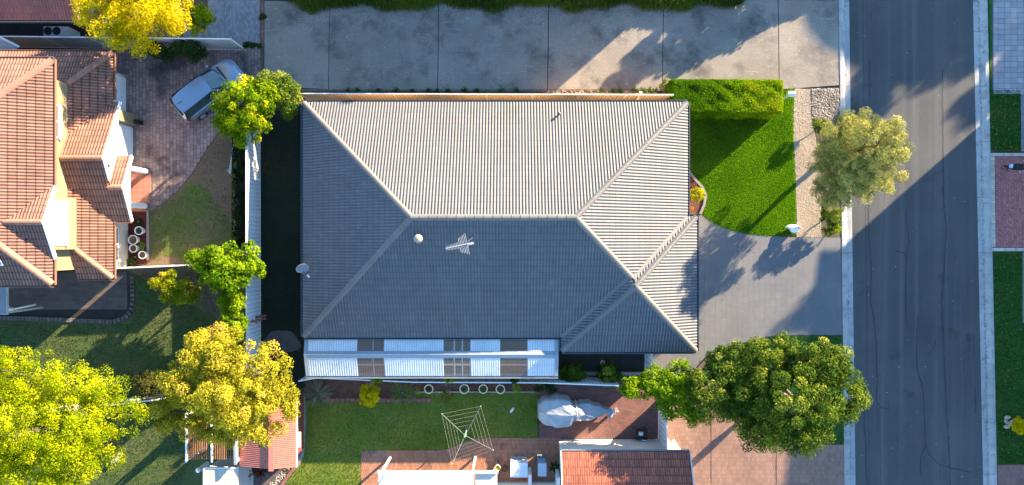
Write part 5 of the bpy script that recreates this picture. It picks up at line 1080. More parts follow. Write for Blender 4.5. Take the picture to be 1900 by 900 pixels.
# ------------------------------------------------------------------ rotary clothes line
cl = thing('clothes_line', 'square rotary clothes line over the back lawn and patio edge', 'clothes line', (*g(866, 806), 0))
zc = 2.1; C4 = [Vector((*g(*q, zc + .15), zc + .15)) for q in ((820, 768), (892, 754), (915, 835), (839, 861))]; hub = Vector((*g(863, 808, 1.75), 1.75))
m_ = MB(); m_.tube([(hub.x, hub.y, -.1), hub + Vector((0, 0, .25))], .035, 10); m_.build('mast', M_metal, cl)
m_ = MB(); m_.tube([hub - Vector((0, 0, .12)), hub + Vector((0, 0, .1))], .065, 10); m_.build('hub', mat('hub_green', (0.25, 0.42, 0.36), rough=.5), cl)
for q in C4: m_ = MB(); m_.tube([hub, q], .010, 6); m_.build('arm', mat('arm_grey', (0.24, 0.27, 0.25), rough=.4), cl)
for q in C4: m_ = MB(); m_.ball(q, .03, 5); m_.build('arm_tip', M_metal, cl)
for k in range(5):
    f = 1 - k * .155
    for i in range(4):
        a = hub.lerp(C4[i], f) + Vector((0, 0, .02)); b = hub.lerp(C4[(i + 1) % 4], f) + Vector((0, 0, .02)); mid = (a + b) / 2 - Vector((0, 0, .03)); m_ = MB(); m_.tube([a, mid, b], .0042, 4); m_.build('line', mat('line_cord', (0.24, 0.225, 0.17), rough=.6), cl)
# ------------------------------------------------------------------ car
def build_car():
    M_paint = mat('silver_blue_paint', (0.23, 0.30, 0.39), rough=.25, fine=.02, metal=.35, coat=.7); M_cglass = mat('car_glass', (0.035, 0.07, 0.075), rough=.06, fine=0, spec=.7, coat=.5); M_dk = mat('car_trim', (0.02, 0.022, 0.025), rough=.4, fine=0)
    cx, cy = -16.22, 8.20; a = math.radians(38.0); A = Matrix.Translation((cx, cy, 0)) @ Matrix.Rotation(a, 4, 'Z') @ Matrix.Diagonal((.93, .90, .95, 1))
    c = thing('parked_car', 'silver blue hatchback parked at an angle on the purple paving, partly under a tree', 'car', (cx, cy, 0))
    def put(m_, name, m, parent, smooth=False): m_.v = [tuple(A @ Vector(v)) for v in m_.v]; return m_.build(name, m, parent, smooth)
    def loft(st, prof, m_):
        rows = []
        for s in st:
            p = prof(*s); row = p + [(x, -y, z) for x, y, z in p[-2::-1]]; rows.append(row)
        b = len(m_.v); k = len(rows[0])
        for r in rows: m_.v.extend(r)
        for i in range(len(rows) - 1):
            for j in range(k - 1): m_.f.append((b + i * k + j, b + i * k + j + 1, b + (i + 1) * k + j + 1, b + (i + 1) * k + j)); m_.t.append(0)
        m_.f.append(tuple(range(b, b + k))); m_.t.append(0); e = b + (len(rows) - 1) * k; m_.f.append(tuple(range(e + k - 1, e - 1, -1))); m_.t.append(0)
    m_ = MB(); st = [(-2.14, .62, .78), (-2.10, .74, .90), (-1.95, .81, .95), (-1.4, .86, .98), (-.5, .87, .97), (.5, .87, .97), (.95, .865, .97), (1.15, .86, .95), (1.5, .84, .90), (1.8, .79, .84), (1.98, .70, .77), (2.08, .58, .68), (2.13, .42, .60)]
    loft(st, lambda x, hw, tz: [(x, hw * .90, .22), (x, hw * .985, .42), (x, hw, .60), (x, hw * .985, tz - .10), (x, hw * .94, tz - .02), (x, hw * .84, tz + .012), (x, hw * .45, tz + .035), (x, 0, tz + .04)], m_); put(m_, 'body', M_paint, c, True)
    base = [(-1.98, .72), (-1.92, .79), (-1.2, .80), (0, .80), (.85, .76), (1.12, .60), (1.18, 0)]; top = [(-1.74, .55), (-1.66, .62), (-1.0, .64), (-.2, .64), (.16, .60), (.28, .46), (.32, 0)]
    full = lambda L: L + [(x, -y) for x, y in L[-2::-1]]
    B, Tt = full(base), full(top); m_ = MB(); n = len(B)
    vs = [(x, y, .93) for x, y in B] + [(x, y, 1.44) for x, y in Tt]; m_.faces(vs, [(i, i + n, (i + 1) % n + n, (i + 1) % n)[::-1] for i in range(n)]); put(m_, 'cabin_glass', M_cglass, c)
    m_ = MB()
    for (i, w) in ((1, .09), (3, .07), (4, .08)):
        for s in (1, -1):
            b = Vector((base[i][0], s * base[i][1], .95)); t_ = Vector((top[i][0], s * top[i][1], 1.45)); m_.bar(b + Vector((0, s * .008, 0)), t_ + Vector((0, s * .008, 0)), w, .025, (0, s, .4))
    put(m_, 'pillars', M_dk, c)
    m_ = MB(); nx, ny = 12, 8; R0 = len(m_.v)
    for i in range(nx + 1):
        f = i / nx; x = -1.80 + f * 2.06; hw = .60 - .05 * (f ** 3) - .06 * ((1 - f) ** 4)
        for j in range(ny + 1): u = -1 + 2 * j / ny; xx = x + .06 * (1 - u * u) * (f > .8) * (f - .8) * 5 - .07 * (1 - u * u) * (1 - f) ** 6; m_.v.append((xx, u * hw, 1.455 + .045 * (1 - u * u) + .03 * math.sin(math.pi * min(1, f * 1.02)) - .03 * (1 - f) ** 4))
    for i in range(nx):
        for j in range(ny): q = R0 + i * (ny + 1) + j; m_.f.append((q, q + ny + 1, q + ny + 2, q + 1)[::-1] if False else (q, q + ny + 1, q + ny + 2, q + 1)); m_.t.append(0)
    put(m_, 'roof', M_paint, c, True)
    m_ = MB(); [m_.bar((-1.7, s * .635, 1.45), (.15, s * .625, 1.45), .05, .04) for s in (1, -1)]; put(m_, 'roof_rails', M_dk, c)
    m_ = MB(); m_.tube([(-1.55, 0, 1.50), (-1.72, 0, 1.62)], .012, 6); m_.lathe((-1.5, 0, 1.49), [(.05, 0), (.03, .03), (.001, .035)], 8); put(m_, 'aerial', M_dk, c)
    m_ = MB(); m_.bar((-1.90, -.62, 1.36), (-1.90, .62, 1.36), .10, .04); put(m_, 'rear_spoiler', M_dk, c)
    m_ = MB(); m_.bar((1.20, -.62, .99), (1.20, .62, .99), .10, .02); [m_.bar((1.14, y, 1.0), (.95, y + .5, 1.06), .02, .02) for y in (-.5, .1)]; put(m_, 'wiper_cowl', M_dk, c)
    m_ = MB(); m_.box(-2.2, -2.06, -.70, .70, .38, .66); put(m_, 'rear_bumper', mat('bumper_silver', (0.40, 0.41, 0.43), rough=.4), c)
    m_ = MB(); m_.box(-2.155, -2.13, -.24, .24, .70, .80); put(m_, 'number_plate', M_white, c)
    for s in (1, -1):
        m_ = MB(); m_.faces([(-2.10, s * .76, .62), (-2.155, s * .56, .66), (-2.14, s * .56, .92), (-2.06, s * .78, .94), (-1.85, s * .835, .93), (-1.87, s * .845, .66)], [(0, 1, 2, 3), (0, 3, 4, 5)] if s < 0 else [(3, 2, 1, 0), (5, 4, 3, 0)]); put(m_, 'tail_light', mat('tail_red', (0.45, 0.01, 0.012), rough=.2, fine=0, coat=.5), c)
        m_ = MB(); m_.faces([(1.78, s * .805, .72), (2.02, s * .68, .68), (2.00, s * .60, .80), (1.72, s * .74, .872), (1.60, s * .825, .84)], [(0, 1, 2, 3, 4)] if s > 0 else [(4, 3, 2, 1, 0)]); put(m_, 'headlight', mat('headlight', (0.65, 0.68, 0.70), rough=.1, fine=0, coat=.6), c)
        m_ = MB(); m_.ball((.78, s * .98, 1.02), .10, 6, (.8, 1, .7)); put(m_, 'mirror', M_paint, c, True)
        for x in (-1.32, 1.30):
            m_ = MB(); m_.tube([(x, s * .68, .31), (x, s * .875, .31)], .31, 20); w_ = put(m_, 'wheel', mat('tyre', (0.02, 0.02, 0.02), rough=.9), c)
            m_ = MB(); m_.tube([(x, s * .86, .31), (x, s * .882, .31)], .2, 14); put(m_, 'rim', M_metal, w_)
        m_ = MB(); m_.bar((-1.0, s * .888, .72), (-.82, s * .888, .72), .02, .03); m_.bar((.02, s * .888, .72), (.2, s * .888, .72), .02, .03); put(m_, 'door_handle', M_dk, c)
build_car()
# ------------------------------------------------------------------ covered boat on its trailer, generator
bt = thing('covered_boat', 'boat on a trailer wrapped in a wrinkled silver tarp, tied at its waist', 'boat', (*g(1070, 762), 0))
def boat():
    x0, y0 = g(1000, 762, .8); xe_, _ = g(1131, 762, .8); L = xe_ - x0; nx, ny = 96, 48; V = []
    def W(f):   # half width along the length
        pts = [(0, .62), (.06, .86), (.18, 1.0), (.32, 1.06), (.42, .90), (.50, .56), (.54, .52), (.60, .66), (.72, .62), (.84, .42), (.94, .22), (1, .12)]
        for (a, b), (c, d) in zip(pts[:-1], pts[1:]):
            if a <= f <= c: t = (f - a) / (c - a); t = t * t * (3 - 2 * t); return (b + (d - b) * t) * .86
        return .1
    def Ht(f):
        pts = [(0, .95), (.1, 1.22), (.30, 1.42), (.45, 1.55), (.52, 1.50), (.60, 1.10), (.80, 1.0), (1, .85)]
        for (a, b), (c, d) in zip(pts[:-1], pts[1:]):
            if a <= f <= c: t = (f - a) / (c - a); return b + (d - b) * t
        return .8
    rg = random.Random(3); ph = [rg.uniform(0, 6.28) for _ in range(8)]
    for i in range(nx + 1):
        f = i / nx
        for j in range(ny + 1):
            u = -1 + 2 * j / ny; w = W(f); tie = math.exp(-((f - .52) / .10) ** 2)
            ang = math.atan2(u * w, (f - .52) * L); dist = math.hypot(u * w, (f - .52) * L)
            rdg = lambda q, pw=1.6: (1 - abs(math.sin(q))) ** pw
            wr_ = .07 * rdg(5.5 * ang + ph[0], 3.5) * min(1, dist * 1.1) * math.exp(-dist * .6) + .03 * rdg(6.5 * ang + ph[1] + .8 * dist) * math.exp(-dist * .6) + .016 * rdg(4.0 * f * L + 2.2 * u + ph[2] + 1.2 * math.sin(3 * u), 2.2) + .018 * rdg(1.5 * f * L - 2.6 * u + ph[3], 1.3)
            uu = abs(u); h = Ht(f); prof = 1 - (.16 + .12 * tie) * uu ** 1.4 if uu < .82 else (1 - .16 * .82 ** 1.4) * (1 - (uu - .82) / .18 * .78)
            y = (-1 if u < 0 else 1) * w * (uu if uu < .82 else .82 + (uu - .82) * .7) * (1 + .05 * math.sin(11 * f * L + ph[4]) * uu)
            V.append((x0 + f * L, y0 + y - .05 + .13 * (.5 - f) * 0 + .10 * math.exp(-((f - .25) / .2) ** 2) * 0, h * prof + wr_))
    Fs = [(i * (ny + 1) + j, (i + 1) * (ny + 1) + j, (i + 1) * (ny + 1) + j + 1, i * (ny + 1) + j + 1) for i in range(nx) for j in range(ny)]
    for e in (0, nx):
        b = len(V); V.extend([(V[e * (ny + 1) + j][0] + (-.05 if e == 0 else .05), V[e * (ny + 1) + j][1], .25) for j in range(ny + 1)])
        Fs += [(e * (ny + 1) + j, e * (ny + 1) + j + 1, b + j + 1, b + j) for j in range(ny)]
    mk('tarp', V, Fs, [0] * len(Fs), M_tarp, bt, True)
    xt = x0 + L * .52; m_ = MB(); m_.tube([(xt, y0 - .62, .7), (xt, y0 - .3, 1.44), (xt, y0, 1.53), (xt, y0 + .3, 1.44), (xt, y0 + .55, .7)], .02, 6); m_.build('rope', mat('pale_rope', (0.60, 0.57, 0.5)), bt)
    m_ = MB(); m_.faces([(xt + .03, y0 + .32, 1.48), (xt + .22, y0 + .24, 1.42), (xt + .62, y0 - .28, 1.30), (xt + .30, y0 - .36, 1.34), (xt + .02, y0 - .18, 1.52), (xt + .22, y0 - .03, 1.56)], [(0, 5, 1), (1, 5, 2), (2, 5, 3), (3, 5, 4), (4, 5, 0)]); m_.build('tarp_fold', M_tarp, bt)
    m_ = MB(); m_.bar((x0 + .5, y0 - .1, .35), (xe_ + .45, y0 - .12, .38), .10, .08); m_.build('trailer_beam', M_metal, bt)
    m_ = MB(); m_.ball((xe_ + .02, y0 - .14, .82), .20, 7, (.9, 1.5, .6)); m_.build('winch_cover', M_flash, bt, True)
    m_ = MB(); m_.tube([(xe_ + .28, y0 - .12, .45), (xe_ + .55, y0 - .14, .45)], .05, 8); m_.box(xe_ + .33, xe_ + .38, y0 - .26, y0 + .02, .40, .52); m_.box(xe_ + .45, xe_ + .5, y0 - .2, y0 - .05, .0, .5); m_.build('hitch', M_metal, bt)
    for s in (1, -1):
        m_ = MB(); m_.tube([(x0 + 1.2, y0 + s * .56, .3), (x0 + 1.2, y0 + s * .72, .3)], .3, 16); w_ = m_.build('wheel', MATS['tyre'], bt); m_ = MB(); m_.tube([(x0 + 1.2, y0 + s * .71, .3), (x0 + 1.2, y0 + s * .73, .3)], .17, 12); m_.build('rim', M_metal, w_)
boat()
gn = thing('portable_machine', 'small black framed machine with a pale top standing on the brick court', 'machine', (*g(1190, 806), 0)); X, Y = g(1190, 806, .5)
m_ = MB(); m_.box(X - .20, X + .18, Y - .18, Y + .20, .10, .50); m_.build('casing', M_black, gn); m_ = MB(); m_.box(X - .16, X + .10, Y - .06, Y + .15, .502, .56); m_.build('lid', M_metal, gn); m_ = MB(); m_.box(X - .12, X + .06, Y - .02, Y + .10, .562, .585); m_.build('panel', M_potw, gn)
m_ = MB()
for a, b in (((-.27, -.27), (.26, -.30)), ((.26, -.30), (.28, .26)), ((.28, .26), (-.26, .28)), ((-.26, .28), (-.27, -.27))): m_.tube([(X + a[0], Y + a[1], .52), (X + b[0], Y + b[1], .52)], .025, 6)
for a in ((-.27, -.27), (.26, -.30), (.28, .26), (-.26, .28)): m_.tube([(X + a[0], Y + a[1], .0), (X + a[0], Y + a[1], .52)], .025, 6)
m_.build('frame', M_black, gn)
m_ = MB(); m_.tube([(X + .0, Y - .30, .55), (X + .2, Y - .31, .55)], .022, 6); m_.build('handle', M_potw, gn)
# ------------------------------------------------------------------ person
def skinned(name, pts, edges, rad, m, parent, sub=2):
    me = bpy.data.meshes.new(name); me.from_pydata(pts, edges, []); me.update(); o = link(name, me, parent); me.materials.append(m)
    sk = o.modifiers.new('skin', 'SKIN'); sk.use_smooth_shade = True
    for i, r in enumerate(rad):
        v = me.skin_vertices[0].data[i]; v.radius = (r, r) if not hasattr(r, '__len__') else r; v.use_root = (i == 0)
    o.modifiers.new('sub', 'SUBSURF').levels = sub; o.modifiers['sub'].render_levels = sub
    return o
px0, py0 = 26.92, 4.02
pe_ = thing('person', 'person in dark clothes with a light blue bag standing on the herringbone bricks', 'person', (px0, py0, 0))
def w(p): return (px0 + p[0], py0 + p[1], p[2])
M_skin = mat('skin', (0.50, 0.30, 0.22), rough=.6, fine=.03); M_cloth = mat('black_cloth', (0.018, 0.019, 0.024), rough=.9, fine=.15); M_trou = mat('dark_trousers', (0.022, 0.024, 0.03), rough=.9, fine=.15); M_bagb = mat('light_blue_cloth', (0.34, 0.55, 0.85), rough=.7, fine=.05); M_hair = mat('dark_hair', (0.02, 0.014, 0.01), rough=.5)
# the figure faces -Y, hands together in front at waist height
J = {'pel': (0, 0, .93), 'sp1': (0, .0, 1.12), 'sp2': (0, .01, 1.32), 'neck': (0, .0, 1.47), 'hd1': (0, -.02, 1.56), 'hd2': (0, -.035, 1.68),
     'lh': (.10, 0, .88), 'lk': (.11, -.04, .49), 'la': (.12, .04, .09), 'lt': (.13, -.13, .05), 'rh': (-.10, 0, .88), 'rk': (-.13, .06, .49), 'ra': (-.16, .14, .09), 'rt': (-.18, -.03, .05),
     'ls': (.185, .0, 1.40), 'le': (.25, -.02, 1.12), 'lw': (.09, -.25, 1.03), 'rs': (-.185, .0, 1.40), 're': (-.25, -.02, 1.12), 'rw': (-.06, -.26, 1.03)}
nm = list(J); E_ = [('pel','sp1'),('sp1','sp2'),('sp2','neck'),('neck','hd1'),('hd1','hd2'),('pel','lh'),('lh','lk'),('lk','la'),('la','lt'),('pel','rh'),('rh','rk'),('rk','ra'),('ra','rt'),('sp2','ls'),('ls','le'),('le','lw'),('sp2','rs'),('rs','re'),('re','rw')]
Rr = {'pel': (.15, .11), 'sp1': (.13, .10), 'sp2': (.16, .11), 'neck': .055, 'hd1': .075, 'hd2': .085, 'lh': .085, 'rh': .085, 'lk': .055, 'rk': .055, 'la': .04, 'ra': .04, 'lt': .03, 'rt': .03, 'ls': .06, 'rs': .06, 'le': .042, 're': .042, 'lw': .028, 'rw': .028}
skinned('body', [w(J[k]) for k in nm], [(nm.index(a), nm.index(b)) for a, b in E_], [Rr[k] for k in nm], M_skin, pe_)
tn = ['pel', 'lh', 'lk', 'la', 'rh', 'rk', 'ra']; te = [('pel','lh'),('lh','lk'),('lk','la'),('pel','rh'),('rh','rk'),('rk','ra')]
skinned('trousers', [w(J[k]) for k in tn], [(tn.index(a), tn.index(b)) for a, b in te], [(.175, .14), .112, .082, .07, .112, .082, .07], M_trou, pe_)
jn = ['sp1', 'pel', 'sp2', 'neck', 'ls', 'le', 'lw', 'rs', 're', 'rw']; je = [('sp1','pel'),('sp1','sp2'),('sp2','neck'),('sp2','ls'),('ls','le'),('le','lw'),('sp2','rs'),('rs','re'),('re','rw')]
Jw = dict(J); Jw['lw'] = (.115, -.20, 1.045); Jw['rw'] = (-.095, -.21, 1.045)
skinned('jacket', [w(Jw[k]) for k in jn], [(jn.index(a), jn.index(b)) for a, b in je], [(.165, .135), (.185, .15), (.195, .145), .085, .09, .07, .05, .09, .07, .05], M_cloth, pe_)
for s in (1, -1):
    a, t_ = (J['la'], J['lt']) if s > 0 else (J['ra'], J['rt'])
    skinned('shoe', [w((a[0], a[1] + .04, .05)), w((a[0], a[1] - .04, .055)), w(t_)], [(0, 1), (1, 2)], [.045, .05, .042], M_black, pe_, 2)
hm_ = MB(); hm_.ball(w((0, .01, 1.705)), .108, 10, (.92, 1.08, .95)); hm_.build('hair', M_hair, pe_, True)
for s in (1, -1):   # hands holding a phone: palm and five fingers each
    wx = .09 if s > 0 else -.06; pw = (wx, -.25, 1.03); pal = (wx - s * .035, -.325, 1.035)
    pts = [w(pw), w(pal)]; ed = [(0, 1)]; rad = [.027, .034]
    for k in range(4):
        o_ = (k - 1.5) * .019; p1 = (pal[0] - s * .012 + o_, pal[1] - .045 + abs(k - 1.4) * .006, pal[2] + .0); p2 = (p1[0] - s * .012, p1[1] - .03, p1[2] + .018); p3 = (p2[0] - s * .014, p2[1] - .006, p2[2] + .02); b_ = len(pts)
        pts += [w(p1), w(p2), w(p3)]; ed += [(1, b_), (b_, b_ + 1), (b_ + 1, b_ + 2)]; rad += [.0095, .009, .0075]
    b_ = len(pts); pts += [w((pal[0] - s * .04, pal[1] + .03, pal[2] + .012)), w((pal[0] - s * .058, pal[1] + .0, pal[2] + .03))]; ed += [(1, b_), (b_, b_ + 1)]; rad += [.011, .009]
    skinned('hand', pts, ed, rad, M_skin, pe_, 1)
ph = MB(); ph.box(px0 - .025, px0 + .05, py0 - .43, py0 - .33, 1.055, 1.064); tag(ph.build('phone', mat('phone_case', (0.30, 0.02, 0.02), rough=.4)), 'small red phone in the hands of the person', 'phone')
bg = thing('shoulder_bag', 'light blue bag hanging at the hip of the person in dark clothes', 'bag', (px0 - .25, py0 + .03, .6)); m_ = MB(); m_.ball((px0 - .27, py0 + .06,   .74), .12, 9, (.45, .95, 1.15)); m_.build('bag', M_bagb, bg, True)
m_ = MB(); m_.tube([(px0 - .25, py0 + .1, .85), (px0 - .19, py0 + .12, 1.2), (px0 - .12, py0 + .05, 1.47)], .015, 6); m_.build('strap', M_black, bg)
# ------------------------------------------------------------------ trees and shrubs
L_yel = leafmat('foliage_yellow', (0.40, 0.34, 0.003), (0.80, 0.62, 0.004), trans=0.5, third=(0.72, 0.56, 0.02))
L_lime = leafmat('foliage_lime', (0.15, 0.215, 0.003), (0.46, 0.50, 0.004), trans=0.5, third=(0.58, 0.52, 0.01))
L_oliv = leafmat('foliage_olive', (0.20, 0.20, 0.012), (0.53, 0.46, 0.03), trans=0.45, third=(0.58, 0.42, 0.07))
L_car = leafmat('foliage_car_tree', (0.08, 0.165, 0.004), (0.30, 0.38, 0.006), trans=0.45, third=(0.58, 0.5, 0.01))
L_mid = leafmat('foliage_mid', (0.030, 0.075, 0.010), (0.16, 0.215, 0.018), trans=0.4, third=(0.34, 0.34, 0.05))
L_brt = leafmat('foliage_bright', (0.08, 0.17, 0.005), (0.25, 0.35, 0.008), trans=0.45)
L_grey = leafmat('foliage_grey', (0.15, 0.17, 0.045), (0.50, 0.46, 0.12), trans=0.4, third=(0.46, 0.42, 0.12))
L_hedge = leafmat('foliage_hedge', (0.065, 0.17, 0.002), (0.22, 0.37, 0.003), trans=0.4, third=(0.4, 0.42, 0.008))
L_dark = leafmat('foliage_dark', (0.015, 0.038, 0.010), (0.045, 0.08, 0.018), trans=.25)
L_ivy = leafmat('foliage_ivy', (0.008, 0.020, 0.007), (0.028, 0.045, 0.015), trans=.2)
L_autm = leafmat('foliage_autumn', (0.12, 0.17, 0.006), (0.42, 0.40, 0.012), trans=0.45, third=(0.6, 0.27, 0.05))
def B(px, py, z, r, ry=None, rz=None):
    x, y = g(px, py, z); k = (H - z) / F; return (x, y, z, r * k, (ry or r) * k, (rz or (r * .8)) * k)
tree('yellow_tree', 'bright yellow leafy tree at the top left between two houses', 'tree', g(255, 60), [B(205, 30, 3.9, 62, 52), B(285, 22, 4.3, 66, 50), B(250, 72, 3.7, 48, 36), B(325, 25, 3.9, 46, 36), B(175, 15, 3.6, 38, 34), B(262, -30, 4.2, 80, 50)], 34000, .098, L_yel, .13, seed=11, clump=.36)
tree('olive_shrub', 'yellow green shrub at the right side of the bright yellow tree', 'shrub', g(368, 44), [B(370, 38, 1.5, 27, 32)], 4200, .10, L_car, .05, seed=12, clump=.25)
tree('creeper_bush', 'dark green bush under the grey fence below the yellow tree', 'bush', g(345, 98), [B(345, 96, 1.1, 34, 20), B(300, 92, 1.0, 30, 18)], 5200, .11, L_dark, .05, seed=13, clump=.3)
tree('car_shade_tree', 'round green tree with yellow tipped leaves covering the nose of the silver car', 'tree', g(452, 212), [B(452, 198, 3.0, 58, 54), B(488, 182, 3.0, 34, 30), B(425, 222, 2.6, 34, 34), B(462, 238, 2.4, 34, 30)], 17000, .12, L_car, .11, seed=14, clump=.30)
tree('dark_green_tree', 'dark green leafy tree between the car shade tree and the roof corner', 'tree', g(515, 185), [B(515, 172, 2.3, 40, 38), B(530, 190, 2.0, 30, 32), B(500, 160, 2.4, 30, 28)], 10000, .13, L_mid, .08, seed=15, clump=.3)
tree('leafy_fence_tree', 'loose yellow green tree reaching over the white side fence', 'tree', g(425, 500), [B(405, 478, 2.6, 34, 30), B(432, 505, 2.8, 40, 34), B(455, 480, 2.4, 32, 34), B(400, 512, 2.4, 32, 24), B(428, 535, 2.4, 30, 30), B(380, 490, 2.3, 30, 26), B(470, 500, 2.3, 24, 30)], 14500, .15, L_brt, .07, seed=16, clump=.30, hole=.15)
tree('golden_shrub', 'golden shrub with orange tips below the cream garden fence', 'shrub', g(328, 535), [B(328, 530, 1.8, 36, 30), B(305, 518, 1.6, 22, 20), B(345, 545, 1.5, 24, 20)], 8500, .12, L_autm, .06, seed=17, clump=.26)
tree('column_shrub', 'tall narrow green shrub along the left side of the white side fence', 'shrub', g(430, 585), [B(428, 560, 2.0, 26, 30), B(432, 600, 1.9, 28, 34), B(420, 625, 1.8, 26, 24)], 9000, .13, L_brt, .06, seed=18, clump=.27)
tree('olive_tree', 'large olive yellow tree between the dark yard and the red shed', 'tree', g(425, 725), [B(395, 660, 4.9, 56, 52), B(475, 680, 4.9, 62, 44), B(355, 715, 4.4, 60, 48), B(440, 735, 5.3, 80, 60), B(448, 735, 4.2, 70, 56), B(505, 740, 4.5, 56, 60), B(320, 762, 3.9, 44, 36), B(400, 790, 4.2, 60, 36), B(465, 795, 4.2, 56, 38), B(410, 630, 4.2, 36, 28)], 84000, .10, L_oliv, .17, seed=19, clump=.34)
tree('lime_tree', 'huge lime yellow tree filling the bottom left corner', 'tree', g(90, 790), [B(60, 700, 5.6, 76, 56), B(150, 720, 5.8, 84, 52), B(40, 790, 6.3, 100, 76), B(130, 800, 6.3, 90, 70), B(205, 765, 5.3, 62, 52), B(60, 870, 5.8, 96, 60), B(180, 830, 4.6, 56, 44), B(25, 665, 5.0, 30, 28), B(-40, 800, 6, 100, 110), B(130, 880, 5, 50, 50)], 112000, .088, L_lime, .24, seed=20, clump=.36)
tree('large_green_tree', 'large dense green tree by the kerb, its right half lit and left half shaded', 'tree', g(1440, 725), [B(1365, 682, 3.4, 64, 56), B(1430, 668, 4.1, 62, 50), B(1520, 680, 4.8, 72, 52), B(1470, 735, 5.0, 84, 66), B(1400, 735, 3.6, 60, 50), B(1545, 735, 4.7, 58, 56), B(1375, 750, 3.2, 60, 50), B(1470, 800, 4.4, 74, 38), B(1410, 805, 3.9, 44, 32), B(1330, 720, 3.7, 46, 58)], 84000, .115, L_mid, .20, seed=21, clump=.34)
tree('small_green_tree', 'smaller bright green tree joined to the left side of the large green one', 'tree', g(1240, 725), [B(1180, 715, 2.6, 36, 26), B(1225, 710, 2.8, 42, 30), B(1262, 700, 2.8, 34, 32), B(1252, 738, 2.6, 40, 34), B(1290, 750, 2.6, 36, 38)], 17000, .135, L_brt, .09, seed=22, clump=.28)
tree('street_tree', 'grey green feathery street tree overhanging the left kerb', 'tree', (16.8, 4.3), [(16.7, 4.6, 3.7, 1.75, 1.7, 1.4), (16.6, 4.3, 2.2, 1.6, 1.6, 1.1), (16.9, 4.5, 5.2, 1.35, 1.35, 1.05), (16.4, 5.6, 3.3, 1.25, 1.1, 1.0), (16.6, 3.0, 3.3, 1.5, 1.35, 1.1), (17.5, 3.4, 4.4, 1.1, 1.1, .9), (16.3, 2.6, 2.0, 1.0, 1.0, .9)], 90000, .12, L_grey, .13, seed=23, clump=.28, aspect=.24)
tree('dark_verge_shrub', 'dark green shrub below the street tree beside the gravel path', 'shrub', g(1542, 395), [B(1542, 395, .9, 20, 26), B(1537, 420, .7, 14, 16)], 4200, .09, L_mid, .04, seed=24, clump=.2)
tree('yellow_verge_shrub', 'small yellow green shrub at the kerb end of the street tree bed', 'shrub', g(1549, 424), [B(1548, 423, .55, 12, 16)], 1700, .09, L_car, .03, seed=25, clump=.16)
tree('green_verge_shrub', 'low green shrub under the upper left edge of the street tree', 'shrub', g(1520, 232), [B(1522, 232, .6, 18, 14)], 1500, .09, L_mid, .03, seed=26, clump=.18)
tree('ball_shrub', 'clipped yellow ball shrub at the edge of the small curved front bed', 'shrub', g(1293, 361), [B(1293, 361, .75, 12.5, 12.5, 13)], 4200, .05, leafmat('foliage_ball', (0.28, 0.31, 0.004), (0.52, 0.48, 0.008)), .03, seed=27, clump=.09, shell=.9)
tree('clipped_ball', 'clipped lime green ball plant, last in the row of rimmed pots', 'shrub', g(959, 721), [B(959, 720.5, .55, 8.5)], 1700, .05, LF_lime, .03, seed=28, clump=.08, shell=.85)
tree('copper_shrub', 'coppery low plant in the small curved front bed by the eave', 'shrub', g(1281, 352), [B(1282, 353, .35, 9, 13, 9), B(1279, 366, .3, 6, 9, 6)], 1500, .07, leafmat('foliage_copper', (0.10, 0.035, 0.03), (0.26, 0.13, 0.10)), .03, seed=29, clump=.12)
for k, (px_, py_, l) in enumerate(((1278, 379, 'orange flower clump closest to the gutter in the front bed'), (1283.5, 386.5, 'orange flower clump at the lower tip of the front bed'), (1276.5, 374, 'red orange flower clump just below the copper plant'))):
    x, y = g(px_, py_, .25); t_ = thing('flower_clump', l, 'flowers', (x, y, 0)); V, Fq, Tq = crown([(x, y, .25, .10, .10, .10)], 260, .05, clump=.06, seed=40 + k); mk('petals', V, Fq, Tq, LF_org, t_); m_ = MB(); m_.tube([(x, y, -.02), (x, y, .25)], .02, 6); m_.build('stem', M_bark, t_)
tree('yellow_bed_shrub', 'bright yellow shrub between the two cycads on the back bed', 'shrub', g(688, 733), [B(688, 732, 1.0, 19, 20), B(682, 742, .8, 13, 10)], 3600, .10, L_yel, .04, seed=31, clump=.2)
LF_cyc = leafmat('leaf_cycad', (0.13, 0.17, 0.11), (0.28, 0.32, 0.22)); LF_cyc2 = leafmat('leaf_cycad_green', (0.10, 0.15, 0.03), (0.25, 0.28, 0.06))
def cycad(label, px, py, m, seed):
    X, Y = g(px, py, .5); t = thing('cycad', label, 'cycad', (X, Y, 0), None); rg = random.Random(seed)
    m_ = MB(); m_.lathe((X, Y, -.02), [(.16, 0), (.18, .25), (.13, .42), (.001, .46)], 12); m_.build('trunk', M_bark, t)
    for k in range(30):
        a = 2 * math.pi * k / 30 + rg.uniform(-.12, .12); L_ = rg.uniform(.62, .86); rise = rg.uniform(.1, .55); mb_ = MB(); mb_.cur = rg.uniform(-1, 1); prev = None
        for i in range(13):
            f = i / 12; r_ = .06 + L_ * f; z = .42 + rise * f * .9 - .75 * rise * f * f - .10 * f * f; wd = (.085 * math.sin(math.pi * (.12 + .86 * f)) + .01); c_ = Vector((X + math.cos(a) * r_, Y + math.sin(a) * r_, z)); s_ = Vector((-math.sin(a), math.cos(a), 0)); fw = Vector((math.cos(a), math.sin(a), 0)) * .07
            for s in (1, -1): mb_.poly([c_, c_ + s_ * s * wd * .5 + fw * .45 + Vector((0, 0, .012)), c_ + s_ * s * wd + fw, c_ + fw * .42])
        m2 = mb_.build('frond', m, t)
cycad('grey green cycad with radiating fronds beside the red shed corner', 589, 731, LF_cyc, 5); cycad('darker green cycad with long fronds right of the yellow shrub', 746, 730, LF_cyc2, 6)
